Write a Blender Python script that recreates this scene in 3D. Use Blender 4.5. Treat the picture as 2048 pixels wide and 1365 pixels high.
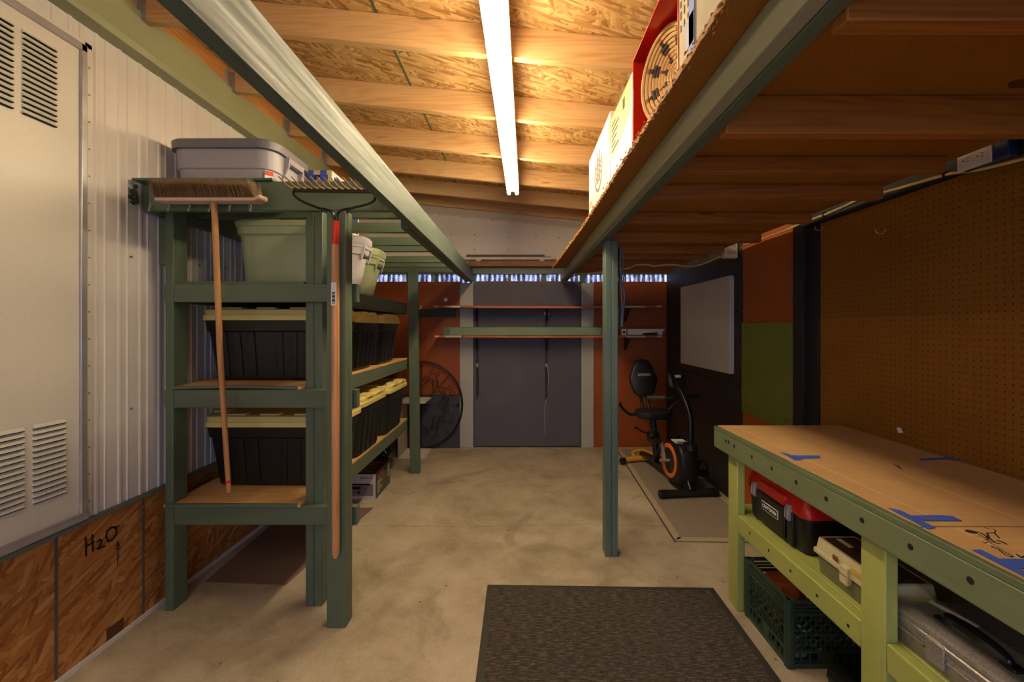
import bpy, bmesh, math, random
from mathutils import Vector, Matrix
random.seed(7)
for o in list(bpy.data.objects): bpy.data.objects.remove(o)
scn = bpy.context.scene
COL = scn.collection

# ------------------------------------------------------------------ camera, sky, exposure
F, VX, VY, CZ = 853.0, 1040.0, 655.0, 1.38          # focal length in pixels, vanishing point, eye height
cam = bpy.data.cameras.new('camera'); cam_o = bpy.data.objects.new('camera', cam); COL.objects.link(cam_o)
cam_o.location = (0, 0, CZ); cam_o.rotation_euler = (math.pi/2, 0, 0)
cam.sensor_width = 36.0; cam.lens = F/2048*36.0
cam.shift_x = (1024-VX)/2048; cam.shift_y = (VY-682.5)/2048
cam.clip_start = 0.02
scn.camera = cam_o
world = bpy.data.worlds.new('sky'); scn.world = world; world.use_nodes = True
bg = world.node_tree.nodes['Background']
bg.inputs['Color'].default_value = (0.58, 0.65, 1.0, 1); bg.inputs['Strength'].default_value = 2.4
vs = scn.view_settings
vs.view_transform = 'Standard'; vs.look = 'None'; vs.gamma = 1.0; vs.use_curve_mapping = False
vs.exposure = 0.22
TUBE_COLOR, TUBE_STRENGTH = (1.0, 0.80, 0.505), 58.0
FILL_STRENGTH = 105.0

# ------------------------------------------------------------------ helpers
def X_(px, D): return (px-VX)*D/F
def Z_(py, D): return CZ-(py-VY)*D/F
def lin(c): return tuple(((v/255+0.055)/1.055)**2.4 if v/255 > 0.04045 else v/255/12.92 for v in c)
ORG = {}
MATS = {}

class NT:
    def __init__(s, name, rough=0.6, metal=0.0, spec=None):
        s.m = bpy.data.materials.new(name); s.m.use_nodes = True
        s.t = s.m.node_tree; s.b = s.t.nodes['Principled BSDF']
        s.b.inputs['Roughness'].default_value = rough; s.b.inputs['Metallic'].default_value = metal
        if spec is not None: s.b.inputs['Specular IOR Level'].default_value = spec
    def n(s, typ, ins=None, **props):
        nd = s.t.nodes.new(typ)
        for k, v in props.items(): setattr(nd, k, v)
        for k, v in (ins or {}).items():
            if isinstance(v, bpy.types.NodeSocket): s.t.links.new(v, nd.inputs[k])
            else: nd.inputs[k].default_value = v
        return nd
    def coord(s, rot=(0,0,0), scale=(1,1,1), rnd=True):
        tc = s.n('ShaderNodeTexCoord'); v = tc.outputs['Object']
        if rnd:
            oi = s.n('ShaderNodeObjectInfo')
            mu = s.n('ShaderNodeMath', {0: oi.outputs['Random'], 1: 37.0}, operation='MULTIPLY')
            v = s.n('ShaderNodeVectorMath', {0: v, 1: mu.outputs[0]}, operation='ADD').outputs[0]
        return s.n('ShaderNodeMapping', {'Vector': v, 'Rotation': rot, 'Scale': scale}).outputs[0]
    def noise(s, vec, scale, detail=4, rough=0.55, dist=0.0):
        return s.n('ShaderNodeTexNoise', {'Vector': vec, 'Scale': scale, 'Detail': detail, 'Roughness': rough, 'Distortion': dist}).outputs['Fac']
    def ramp(s, fac, stops):
        r = s.n('ShaderNodeValToRGB', {'Fac': fac}); cr = r.color_ramp
        while len(cr.elements) > 1: cr.elements.remove(cr.elements[-1])
        for i, (p, c) in enumerate(stops):
            e = cr.elements[0] if i == 0 else cr.elements.new(p)
            e.position = p; e.color = (*c, 1) if len(c) == 3 else c
        return r.outputs['Color']
    def mix(s, fac, a, b, blend='MIX'):
        nd = s.n('ShaderNodeMix', data_type='RGBA', blend_type=blend)
        for k, v in ((0, fac), (6, a), (7, b)):
            if isinstance(v, bpy.types.NodeSocket): s.t.links.new(v, nd.inputs[k])
            else: nd.inputs[k].default_value = v if k == 0 else ((*v, 1) if len(v) == 3 else v)
        return nd.outputs[2]
    def math(s, op, a, b=0.0, c=0.0):
        return s.n('ShaderNodeMath', {0: a, 1: b, 2: c}, operation=op).outputs[0]
    def base(s, c):
        if isinstance(c, bpy.types.NodeSocket): s.t.links.new(c, s.b.inputs['Base Color'])
        else: s.b.inputs['Base Color'].default_value = (*c, 1)
        return s
    def rough(s, sock): s.t.links.new(sock, s.b.inputs['Roughness']); return s
    def bump(s, h, strength=0.3, dist=0.01):
        bp = s.n('ShaderNodeBump', {'Height': h, 'Strength': strength, 'Distance': dist})
        s.t.links.new(bp.outputs[0], s.b.inputs['Normal']); return s

def plain(name, rgb, rough=0.5, metal=0.0, var=0.12, scale=18, bump=0.0, spec=None):
    if name in MATS: return MATS[name]
    k = NT(name, rough, metal, spec); c = lin(rgb)
    nz = k.noise(k.coord(), scale, 5)
    k.base(k.ramp(nz, [(0.25, tuple(v*(1-var) for v in c)), (0.75, tuple(min(1, v*(1+var)) for v in c))]))
    if bump: k.bump(k.noise(k.coord(), scale*6, 3), bump, 0.004)
    MATS[name] = k.m; return k.m

def wood(name, axis, c1, c2, c3, rough=0.6, knots=True):
    """sawn timber with grain running along one axis"""
    if name in MATS: return MATS[name]
    k = NT(name, rough)
    long, cross = 1.1, 15.0
    sc = [cross]*3; sc[axis] = long
    v = k.coord(scale=tuple(sc))
    warp = k.noise(v, 0.55, 2)
    w = k.math('MULTIPLY_ADD', warp, 26.0, 0.0)
    rings = k.math('SINE', k.math('MULTIPLY', w, 3.6))
    sc2 = [130]*3; sc2[axis] = 3.0
    fine = k.noise(k.coord(scale=tuple(sc2)), 1.0, 3)
    f = k.math('ADD', k.math('MULTIPLY', rings, 0.085), k.math('MULTIPLY', fine, 0.42))
    f = k.math('ADD', f, k.math('MULTIPLY', warp, 0.62))
    col = k.ramp(f, [(0.22, lin(c3)), (0.48, lin(c1)), (0.85, lin(c2))])
    if knots:
        sk = [9.0]*3; sk[axis] = 1.7
        vo = k.n('ShaderNodeTexVoronoi', {'Vector': k.coord(scale=tuple(sk)), 'Scale': 1.0, 'Randomness': 1.0}, feature='F1')
        kn = k.ramp(vo.outputs['Distance'], [(0.0, (1,1,1)), (0.055, (0.75,)*3), (0.10, (0,0,0))])
        col = k.mix(kn, col, tuple(v*0.35 for v in lin(c3)))
    k.base(col); k.bump(f, 0.12, 0.004)
    MATS[name] = k.m; return k.m

def paint(name, rgb, axis=None, rough=0.45, var=0.16, streak=0.1, worn=None):
    if name in MATS: return MATS[name]
    k = NT(name, rough); c = lin(rgb)
    sc = [60]*3
    if axis is not None: sc[axis] = 2.0
    fine = k.noise(k.coord(scale=tuple(sc)), 1.0, 4)
    big = k.noise(k.coord(), 4.0, 4)
    f = k.math('ADD', k.math('MULTIPLY', fine, streak*5), k.math('MULTIPLY', big, 1-streak*5))
    col = k.ramp(f, [(0.3, tuple(v*(1-var) for v in c)), (0.7, tuple(min(1, v*(1+var)) for v in c))])
    if worn:
        w = k.ramp(k.noise(k.coord(), 38, 4, 0.7), [(0.70, (0,0,0)), (0.76, (1,1,1))])
        col = k.mix(w, col, lin(worn))
    k.base(col); k.bump(fine, 0.22, 0.003)
    k.rough(k.ramp(fine, [(0.3, (rough-0.12,)*3), (0.7, (min(1, rough+0.15),)*3)]))
    MATS[name] = k.m; return k.m

def osb(name, rots, stops):
    """pressed wood strands lying in many directions"""
    k = NT(name, 0.62)
    cols = []; hs = []
    for i, r in enumerate(rots):
        oi = k.n('ShaderNodeObjectInfo'); tc = k.n('ShaderNodeTexCoord')
        mu = k.math('MULTIPLY', oi.outputs['Random'], 37.0)
        v0 = k.n('ShaderNodeVectorMath', {0: tc.outputs['Object'], 1: mu}, operation='ADD').outputs[0]
        v = k.n('ShaderNodeMapping', {'Vector': v0, 'Rotation': r, 'Scale': (1/(9+2*i), 1/64, 1/64)}, vector_type='TEXTURE').outputs[0]
        dv = k.n('ShaderNodeTexNoise', {'Vector': v, 'Scale': 0.5, 'Detail': 1}).outputs['Color']
        vv = k.n('ShaderNodeVectorMath', {0: v, 1: k.n('ShaderNodeVectorMath', {0: dv, 3: 0.8}, operation='SCALE').outputs[0]}, operation='ADD').outputs[0]
        vo = k.n('ShaderNodeTexVoronoi', {'Vector': vv, 'Scale': 1.0}, feature='F1')
        sep = k.n('ShaderNodeSeparateColor', {0: vo.outputs['Color']})
        cols.append((sep.outputs[0], sep.outputs[1], vo.outputs['Distance']))
    a, b, c = cols
    f1 = k.math('GREATER_THAN', a[1], 0.45)
    f2 = k.math('GREATER_THAN', b[1], 0.5)
    t = k.n('ShaderNodeMix', {0: f2, 2: c[0], 3: b[0]}, data_type='FLOAT').outputs[0]
    t = k.n('ShaderNodeMix', {0: f1, 2: t, 3: a[0]}, data_type='FLOAT').outputs[0]
    gr = k.noise(k.coord(rot=rots[0], scale=(20, 220, 220)), 1.0, 2)
    t2 = k.math('ADD', k.math('MULTIPLY', t, 0.75), k.math('MULTIPLY', gr, 0.25))
    col = k.ramp(t2, stops)
    gl = k.noise(k.coord(), 3.0, 3)
    col = k.mix(k.math('MULTIPLY', gl, 0.35), col, lin((120, 78, 34)))
    k.base(col); k.bump(t2, 0.25, 0.004)
    MATS[name] = k.m; return k.m

def emit(name, rgb, strength):
    k = NT(name, 0.4); k.base((0.9, 0.9, 0.85))
    k.b.inputs['Emission Color'].default_value = (*rgb, 1); k.b.inputs['Emission Strength'].default_value = strength
    MATS[name] = k.m; return k.m

# ---- mesh builder
class MB:
    def __init__(s): s.v = []; s.f = []; s.mi = []; s.cur = 0
    def add(s, vs_, fs_):
        n = len(s.v); s.v += [Vector(p) for p in vs_]
        for f in fs_: s.f.append([n+i for i in f]); s.mi.append(s.cur)
        return s
    def box(s, x0, x1, y0, y1, z0, z1):
        return s.add([(x0,y0,z0),(x1,y0,z0),(x1,y1,z0),(x0,y1,z0),(x0,y0,z1),(x1,y0,z1),(x1,y1,z1),(x0,y1,z1)],
                     [(0,3,2,1),(4,5,6,7),(0,1,5,4),(1,2,6,5),(2,3,7,6),(3,0,4,7)])
    def bar(s, p0, p1, w, h, up=(0,0,1)):
        p0, p1 = Vector(p0), Vector(p1); d = (p1-p0).normalized(); up = Vector(up)
        if abs(d.dot(up)) > 0.98: up = Vector((1,0,0))
        a = d.cross(up).normalized()*w/2; b = a.cross(d).normalized()*h/2
        vs_ = [p+sa*a+sb*b for p in (p0, p1) for sa, sb in ((-1,-1),(1,-1),(1,1),(-1,1))]
        return s.add(vs_, [(0,1,2,3),(7,6,5,4),(0,4,5,1),(1,5,6,2),(2,6,7,3),(3,7,4,0)])
    def rings(s, rs, cap0=True, cap1=True, closed=True):
        n = len(rs[0]); base = len(s.v)
        for r in rs: s.v += [Vector(p) for p in r]
        for i in range(len(rs)-1):
            for j in range(n if closed else n-1):
                a = base+i*n+j; b = base+i*n+(j+1) % n
                s.f.append([a, b, b+n, a+n]); s.mi.append(s.cur)
        if cap0: s.f.append([base+j for j in range(n)][::-1]); s.mi.append(s.cur)
        if cap1: s.f.append([base+(len(rs)-1)*n+j for j in range(n)]); s.mi.append(s.cur)
        return s
    def tube(s, pts, r, seg=8, caps=True):
        pts = [Vector(p) for p in pts]; rs = []; prev = None
        for i, p in enumerate(pts):
            d = (pts[min(i+1, len(pts)-1)]-pts[max(i-1, 0)]).normalized()
            if prev is None:
                a = Vector((0,0,1)) if abs(d.z) < 0.9 else Vector((1,0,0))
                u = d.cross(a).normalized()
            else: u = (prev-d*prev.dot(d)).normalized()
            prev = u; w = d.cross(u); rr_ = r[i] if isinstance(r, (list, tuple)) else r
            rs.append([p+rr_*(math.cos(t)*u+math.sin(t)*w) for t in [2*math.pi*k/seg for k in range(seg)]])
        return s.rings(rs, caps, caps)
    def prism(s, poly, axis, a0, a1):
        """poly of 2-D points, extruded along axis 0/1/2"""
        def P(p, a):
            return [(a,p[0],p[1]), (p[0],a,p[1]), (p[0],p[1],a)][axis]
        return s.rings([[P(p, a0) for p in poly], [P(p, a1) for p in poly]])
    def sphere(s, c, rx, ry=None, rz=None, nu=12, nv=8):
        ry = ry or rx; rz = rz or rx; c = Vector(c); rs = []
        for i in range(nv+1):
            t = math.pi*i/nv; q = max(math.sin(t), 0.02)
            rs.append([c+Vector((rx*q*math.cos(a), ry*q*math.sin(a), -rz*math.cos(t))) for a in [2*math.pi*j/nu for j in range(nu)]])
        return s.rings(rs)
    def mesh(s, name, mats, org=Vector((0,0,0)), smooth=35):
        me = bpy.data.meshes.new(name); me.from_pydata([v-org for v in s.v], [], s.f)
        for m in (mats if isinstance(mats, (list, tuple)) else [mats]): me.materials.append(m)
        for p, i in zip(me.polygons, s.mi): p.material_index = i; p.use_smooth = True
        bm = bmesh.new(); bm.from_mesh(me); bmesh.ops.recalc_face_normals(bm, faces=bm.faces); bm.to_mesh(me); bm.free()
        me.set_sharp_from_angle(angle=math.radians(smooth)); return me
    def build(s, name, mats, parent=None, bevel=0.0, smooth=35, seg=2):
        if parent is None:
            lo = [min(v[i] for v in s.v) for i in range(3)]; hi = [max(v[i] for v in s.v) for i in range(3)]
            org = Vector(((lo[0]+hi[0])/2, (lo[1]+hi[1])/2, lo[2]))
        else: org = ORG[parent.name]
        o = bpy.data.objects.new(name, s.mesh(name, mats, org, smooth)); COL.objects.link(o)
        ORG[o.name] = org
        if parent is None: o.location = org
        else: o.parent = parent
        if bevel:
            bv = o.modifiers.new('bevel', 'BEVEL'); bv.width = bevel; bv.segments = seg; bv.limit_method = 'ANGLE'; bv.angle_limit = math.radians(40)
        return o

def box(name, mat, parent, x0, x1, y0, y1, z0, z1, bevel=0.002):
    return MB().box(x0, x1, y0, y1, z0, z1).build(name, mat, parent, bevel)
def tag(o, label, cat, group=None):
    o['label'] = label; o['category'] = cat
    if group: o['group'] = group
    return o
def thing(name, label, cat, loc, group=None):
    o = bpy.data.objects.new(name, None); COL.objects.link(o); o.location = loc; o.empty_display_size = 0.05
    ORG[o.name] = Vector(loc); return tag(o, label, cat, group)
def struct(o, label=None):
    o['kind'] = 'structure'
    if label: o['label'] = label
    return o
def sroot(name, loc, label):
    o = bpy.data.objects.new(name, None); COL.objects.link(o); o.location = loc; ORG[o.name] = Vector(loc); return struct(o, label)
FACE = {'-y': Matrix(((1,0,0),(0,0,-1),(0,1,0))), '-x': Matrix(((0,0,-1),(-1,0,0),(0,1,0))), '+x': Matrix(((0,0,1),(1,0,0),(0,1,0))), '+z': Matrix(((1,0,0),(0,1,0),(0,0,1)))}
def text(name, body, size, loc, face, mat, parent, sx=1.0, thick=0.0006, align='CENTER', rot=None):
    cu = bpy.data.curves.new(name, 'FONT'); cu.body = body; cu.size = size; cu.extrude = thick; cu.align_x = align; cu.align_y = 'CENTER'
    cu.resolution_u = 3
    ob = bpy.data.objects.new(name, cu); COL.objects.link(ob)
    dg = bpy.context.evaluated_depsgraph_get(); me = bpy.data.meshes.new_from_object(ob.evaluated_get(dg))
    bpy.data.objects.remove(ob)
    me.materials.clear(); me.materials.append(mat)
    M = FACE[face].copy()
    o = bpy.data.objects.new(name, me); COL.objects.link(o)
    org = ORG[parent.name]
    L = Vector(loc)-org
    S = Matrix.Diagonal((sx, 1, 1))
    R3 = rot.to_3x3() if rot is not None else Matrix.Identity(3)
    for v in me.vertices: v.co = R3 @ (M @ (S @ v.co)) + L
    o.parent = parent; ORG[o.name] = org
    return o
def rr(cx, cy, hx, hy, r, z, n=5):
    r = min(r, hx*0.99, hy*0.99); out = []
    for qx, qy, a0 in ((1,1,0),(-1,1,90),(-1,-1,180),(1,-1,270)):
        for i in range(n+1):
            a = math.radians(a0+90*i/n); out.append((cx+qx*(hx-r)+r*math.cos(a), cy+qy*(hy-r)+r*math.sin(a), z))
    return out
def smoothpath(pts, n=6):
    """Catmull-Rom through points"""
    P = [Vector(p) for p in pts]; P = [P[0]*2-P[1]]+P+[P[-1]*2-P[-2]]; out = []
    for i in range(1, len(P)-2):
        for k in range(n):
            t = k/n; a, b, c, d = P[i-1:i+3]
            out.append(0.5*((2*b)+(c-a)*t+(2*a-5*b+4*c-d)*t*t+(3*b-a-3*c+d)*t**3))
    return out+[P[-2]]

# ------------------------------------------------------------------ materials
GREEN = (85, 99, 79)
G = [paint('green_paint_%s' % 'xyz'[a], GREEN, a, 0.42, 0.14, 0.12) for a in range(3)]
LIME = [paint('lime_paint_%s' % 'xyz'[a], (164, 170, 90), a, 0.4, 0.1, 0.1) for a in range(3)]
APRON = paint('sage_bench_paint', (104, 113, 82), 1, 0.42, 0.14, 0.12)
FIR = [wood('rafter_fir_%s' % 'xyz'[a], a, (208, 166, 112), (222, 186, 134), (184, 134, 82)) for a in range(3)]
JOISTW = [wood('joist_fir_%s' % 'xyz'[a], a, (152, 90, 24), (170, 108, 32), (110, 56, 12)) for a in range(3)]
PLY = wood('plywood', 0, (206, 160, 104), (222, 180, 124), (178, 128, 74), knots=False)
ASH = wood('ash_handle', 2, (204, 148, 98), (222, 170, 120), (176, 116, 70), 0.35, knots=False)
PINEH = wood('pine_handle', 2, (176, 124, 72), (200, 150, 92), (140, 90, 48), 0.5, knots=False)
LUMBER = wood('stored_lumber', 0, (150, 104, 72), (170, 124, 90), (110, 70, 46), 0.7, knots=False)
R_ = math.radians
OSB_ROOF = osb('osb_roof', ((0,0,R_(20)),(0,0,R_(75)),(0,0,R_(-40))), [(0.15, lin((150,104,54))), (0.42, lin((194,150,90))), (0.66, lin((212,172,112))), (0.9, lin((226,194,140)))])
OSB_WALL = osb('osb_wall', ((0,R_(-25),R_(90)),(0,R_(-70),R_(90)),(0,R_(15),R_(90))), [(0.15, lin((138,80,30))), (0.42, lin((166,104,46))), (0.68, lin((182,120,58))), (0.92, lin((208,156,98)))])
WHITE_METAL = plain('white_metal_siding', (222, 216, 208), 0.34, 0, 0.05, 3)
WHITE_DOOR = plain('white_door_skin', (224, 219, 206), 0.38, 0, 0.04, 90, 0.05)
ALU = plain('aluminium_trim', (188, 186, 190), 0.35, 0.6, 0.12, 12)
DARK = plain('dark_gap', (14, 13, 13), 0.9)
BLACKPL = plain('black_plastic', (19, 18, 18), 0.42, 0, 0.25, 20)
BLACKSOFT = plain('black_vinyl', (24, 24, 24), 0.5, 0, 0.15, 60, 0.05)
BLACKGLOSS = plain('black_gloss_steel', (20, 20, 21), 0.22, 0, 0.1)
YELLOWLID = plain('yellow_plastic', (216, 198, 120), 0.45, 0, 0.06, 8)
SAGEPL = plain('sage_plastic', (158, 166, 126), 0.4, 0, 0.05, 6)
GREYPL = plain('grey_plastic', (158, 154, 164), 0.38, 0, 0.05, 6)
GREYLID = plain('dark_grey_lid', (112, 108, 116), 0.4, 0, 0.06, 6)
PALEPL = plain('pale_grey_plastic', (196, 192, 198), 0.4, 0, 0.05, 6)
CARD = plain('cardboard', (186, 146, 96), 0.8, 0, 0.07, 9)
CARDPALE = plain('pale_cardboard', (206, 190, 156), 0.8, 0, 0.07, 12)
TAPE = plain('blue_masking_tape', (62, 92, 190), 0.6, 0, 0.12, 25)
INK = plain('black_ink', (22, 20, 20), 0.8)
WHITEP = plain('white_print', (225, 224, 220), 0.6, 0, 0.03)
RUST = plain('rust_panel', (146, 69, 10), 0.55, 0, 0.14, 5, 0.15)
ORANGE = plain('orange_panel', (158, 82, 18), 0.6, 0, 0.08, 4)
BLUEGREY = plain('blue_grey_door', (82, 80, 92), 0.6, 0, 0.12, 4, 0.12)
PALETRIM = plain('pale_trim', (172, 172, 164), 0.6, 0, 0.06, 6)
BLACKWALL = plain('black_wall_paint', (42, 38, 38), 0.55, 0, 0.25, 5, 0.1)
OLIVEPANEL = plain('olive_panel', (108, 116, 44), 0.6, 0, 0.08, 5)
CANVAS = plain('white_canvas', (196, 190, 182), 0.85, 0, 0.04, 10)
STEEL = plain('galvanised_steel', (160, 156, 150), 0.45, 0.35, 0.25, 30)
IRON = plain('wrought_iron', (46, 40, 36), 0.5, 0.5, 0.25, 30)
RED = plain('red_plastic', (198, 30, 16), 0.3, 0, 0.08)
WHITEPL = plain('white_plastic', (222, 218, 210), 0.4, 0, 0.03)
BLUEDK = plain('navy_print', (34, 44, 110), 0.6)
TEAL = plain('teal_rope', (70, 120, 130), 0.6)
WIREY = plain('yellow_cable', (214, 196, 130), 0.5)

# ================================================================== SETTING
XL, XR, YB, YF = -1.79, 1.69, 4.905, -1.5
# floor
k = NT('concrete', 0.62)
v = k.coord(rnd=False)
big = k.noise(v, 1.1, 6, 0.6, 0.6); mid = k.noise(v, 5.5, 6, 0.65, 0.4); fine = k.noise(v, 90, 3)
f = k.math('ADD', k.math('MULTIPLY', big, 0.55), k.math('ADD', k.math('MULTIPLY', mid, 0.33), k.math('MULTIPLY', fine, 0.12)))
col = k.ramp(f, [(0.36, lin((132,118,98))), (0.5, lin((172,159,137))), (0.64, lin((198,186,165)))])
st = k.ramp(k.noise(v, 1.9, 5, 0.6, 1.2), [(0.58, (0,0,0)), (0.74, (1,1,1))])
col = k.mix(k.math('MULTIPLY', st, 0.6), col, lin((122,106,86)))
sp = k.n('ShaderNodeTexVoronoi', {'Vector': v, 'Scale': 9.5}, feature='F1')
spm = k.math('LESS_THAN', sp.outputs['Distance'], k.math('MULTIPLY', k.noise(v, 4.0, 1), 0.125))
spr = k.math('GREATER_THAN', k.n('ShaderNodeSeparateColor', {0: sp.outputs['Color']}).outputs[0], 0.45)
col = k.mix(k.math('MULTIPLY', k.math('MULTIPLY', spm, spr), 0.75), col, lin((92,70,54)))
sx = k.n('ShaderNodeSeparateXYZ', {0: v})
wob = k.math('MULTIPLY_ADD', k.noise(v, 2.6, 5, 0.7), 0.16, -0.08)
dy = k.math('ABSOLUTE', k.math('ADD', k.math('SUBTRACT', sx.outputs[1], 2.47), wob))
ck = k.math('LESS_THAN', dy, k.math('MULTIPLY', k.noise(v, 9, 2), 0.006))
col = k.mix(k.math('MULTIPLY', ck, 0.55), col, lin((96,84,70)))
sc = k.ramp(k.noise(k.coord(rot=(0,0,0.5), scale=(1.0, 16, 1), rnd=False), 2.2, 5, 0.7), [(0.62, (0,0,0)), (0.70, (1,1,1))])
col = k.mix(k.math('MULTIPLY', sc, 0.22), col, lin((128,112,92)))
k.base(col); k.bump(f, 0.12, 0.01)
k.rough(k.ramp(mid, [(0.3, (0.45,)*3), (0.7, (0.7,)*3)]))
struct(MB().box(-2.1, 2.0, -4.2, 5.2, -0.12, 0.0).build('floor', k.m), 'stained grey concrete slab floor with a hairline crack')

# ---- left wall
wl = struct(box('wall_left', DARK, None, XL-0.10, XL-0.03, YF, 5.0, 0, 2.98, 0), 'cream ribbed metal siding wall above a strand board skirt')
m = MB(); pts = []
y = YF
while y < 4.95:                                              # ribbed profile, one rib every 105 mm
    pts += [(XL, y), (XL, y+0.034), (XL+0.0045, y+0.040), (XL+0.0045, y+0.050), (XL, y+0.056), (XL-0.001, y+0.080), (XL+0.003, y+0.083), (XL, y+0.086)]
    y += 0.105
m.rings([[(p[0], p[1], 0.575) for p in pts], [(p[0], p[1], 2.66) for p in pts]], False, False, closed=False)
m.build('metal_siding', WHITE_METAL, wl, smooth=20)
for y0, y1 in ((YF, 0.42), (0.424, 1.638), (1.642, 2.018), (2.022, 3.24), (3.244, 4.905)):
    box('strand_board', OSB_WALL, wl, XL-0.005, XL+0.006, y0, y1, 0.0, 0.572, 0.001)
for y0 in (1.64, 2.02):
    box('joint_filler', plain('joint_grey', (84, 80, 78), 0.8), wl, XL-0.004, XL+0.0072, y0-0.006, y0+0.006, 0.01, 0.57, 0)
box('sill_strip', plain('sill_grey_green', (104, 114, 104), 0.5), wl, XL-0.004, XL+0.018, YF, 4.905, 0.572, 0.592, 0.004)
for i in range(26):                                          # siding screws
    yy = 1.75+0.21*(i % 13); zz = (1.02, 1.72)[i//13]+random.uniform(-0.02, 0.02)
    MB().sphere((XL+0.004, yy, zz), 0.005, nu=8, nv=5).build('screw', plain('screw_grey', (110, 104, 98), 0.5, 0.4), wl)
# writing on the strand board
def wl_pt(px, py, d=0.0085):
    Y = -(XL+0.006)*F/(VX-px); return Vector((XL+d, Y, Z_(py, Y)))
m = MB()
def stroke(m, pts, w, fn, h=0.0012, up=(1,0,0)):
    P = [fn(*p) for p in pts]
    for a, b in zip(P[:-1], P[1:]): m.bar(a, b+(b-a).normalized()*w*0.4, w, h, up)
for s in ([(170,1075),(171,1112)], [(183,1070),(185,1103)], [(171,1094),(186,1085)], [(192,1086),(198,1080),(203,1083),(199,1092),(194,1099),(208,1093)],
          [(222,1056),(213,1063),(211,1074),(215,1083),(223,1081),(231,1070),(232,1059),(226,1055),(220,1057)], [(227,1056),(236,1053)]):
    stroke(m, s, 0.007, wl_pt)
m.build('marker_letters', INK, wl)
m = MB()
stroke(m, [(234,1132),(235,1085)], 0.003, wl_pt); stroke(m, [(231,1094),(235,1084),(237,1092)], 0.003, wl_pt)
stroke(m, [(228,1100),(240,1096)], 0.003, wl_pt); m.build('pencil_arrow', INK, wl)
box('stain_patch', plain('dark_stain', (86, 46, 18), 0.7), wl, XL+0.0062, XL+0.0066, 1.84, 1.92, 0.018, 0.075, 0)
struct(box('baseboard_left', plain('white_base_trim', (204, 200, 194), 0.5), None, XL-0.002, XL+0.016, YF, 4.9, 0.0, 0.022, 0.002), 'thin white trim strip along the foot of the strand board')
t1 = struct(MB().box(XL-0.02, XL+0.072, YF, 4.9, 2.62, 2.658).build('trim_1', paint('fascia_green_under', (150, 152, 118), 1, 0.5), bevel=0.002), 'sage green painted fascia board under the roof ledger')
m = MB(); n_ = 60; r0 = []; r1 = []
for i in range(n_+1):
    yy = YF+(4.9-YF)*i/n_; wz = 0.006*math.sin(yy*9)+0.004*math.sin(yy*23+1)
    r0.append((XL+0.060, yy, 2.658)); r1.append((XL+0.060, yy, 2.825+wz))
m.rings([r0, r1, [(p[0]-0.05, p[1], p[2]) for p in r1]], False, False, closed=False)
m.build('fascia_face', paint('fascia_green', (146, 148, 112), 1, 0.5), t1)

# ---- louvred access door in left wall
d1 = struct(box('door_1', WHITE_DOOR, None, XL+0.003, XL+0.012, 0.84, 1.72, 0.62, 2.50, 0.001), 'cream metal access door with rows of louvres')
for a in ((1.72, 1.745, 0.60, 2.53), (0.815, 0.84, 0.60, 2.53)):
    box('frame_jamb', ALU, d1, XL, XL+0.022, a[0], a[1], a[2], a[3], 0.003)
box('frame_sill', ALU, d1, XL, XL+0.030, 0.815, 1.745, 0.598, 0.628, 0.003)
box('frame_head', ALU, d1, XL, XL+0.022, 0.815, 1.7455, 2.50, 2.53, 0.003)
box('outer_flange', WHITEPL, d1, XL+0.001, XL+0.010, 1.745, 1.775, 0.60, 2.55, 0.001)
box('outer_flange', WHITEPL, d1, XL+0.001, XL+0.010, 0.80, 1.775, 2.53, 2.55, 0.001)
for i in range(17):
    MB().sphere((XL+0.010, 1.762, 0.66+i*0.112), 0.004, nu=8, nv=5).build('screw', STEEL, d1)
lm = MB()
prof = [(0.0, 0.0), (0.010, 0.0), (0.006, 0.007), (0.0, 0.012)]
lm.rings([[(p[0], y_, p[1]) for p in prof] for y_ in (-0.055, 0.055)])
lm.cur = 1; lm.box(-0.001, 0.0095, -0.054, 0.054, -0.0035, -0.0005)
lme = lm.mesh('louver', [WHITE_DOOR, DARK])
for yc, za, zb, n in ((1.577, 2.147, 2.435, 15), (1.437, 2.147, 2.435, 15), (1.61, 0.737, 1.010, 14), (1.47, 0.737, 1.010, 14), (1.33, 0.737, 1.010, 14)):
    for i in range(n):
        o = bpy.data.objects.new('louver', lme); COL.objects.link(o); o.parent = d1
        o.location = Vector((XL+0.012, yc, za+(zb-za)*i/(n-1)))-ORG[d1.name]

# ---- back wall
wb = sroot('wall_back', (0, YB, 0), 'back wall of rust and grey sheets with a clear corrugated strip and white panel above')
box('rust_sheet', RUST, wb, XL-0.03, -0.692, YB, YB+0.02, 0, 1.905, 0.001)
box('rust_sheet', RUST, wb, 0.848, XR+0.05, YB, YB+0.02, 0, 1.905, 0.001)
kk = NT('white_wall_panel', 0.7); vv = kk.coord(rnd=False); sz = kk.n('ShaderNodeSeparateXYZ', {0: vv})
c0 = kk.ramp(kk.noise(vv, 2.0, 4), [(0.3, lin((228,220,212))), (0.7, lin((238,231,223)))])
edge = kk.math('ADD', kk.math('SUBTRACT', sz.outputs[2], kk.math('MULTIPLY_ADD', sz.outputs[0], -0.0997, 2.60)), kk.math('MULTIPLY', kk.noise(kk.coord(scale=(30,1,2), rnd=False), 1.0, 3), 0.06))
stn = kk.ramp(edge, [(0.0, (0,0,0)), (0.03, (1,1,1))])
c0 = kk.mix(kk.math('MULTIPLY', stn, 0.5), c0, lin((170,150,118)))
kk.base(c0)
m = MB().prism([(XL, 2.075), (XR+0.05, 2.075), (XR+0.05, 2.62), (XL, 2.95)], 1, YB, YB+0.015); m.build('upper_panel', kk.m, wb)
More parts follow.
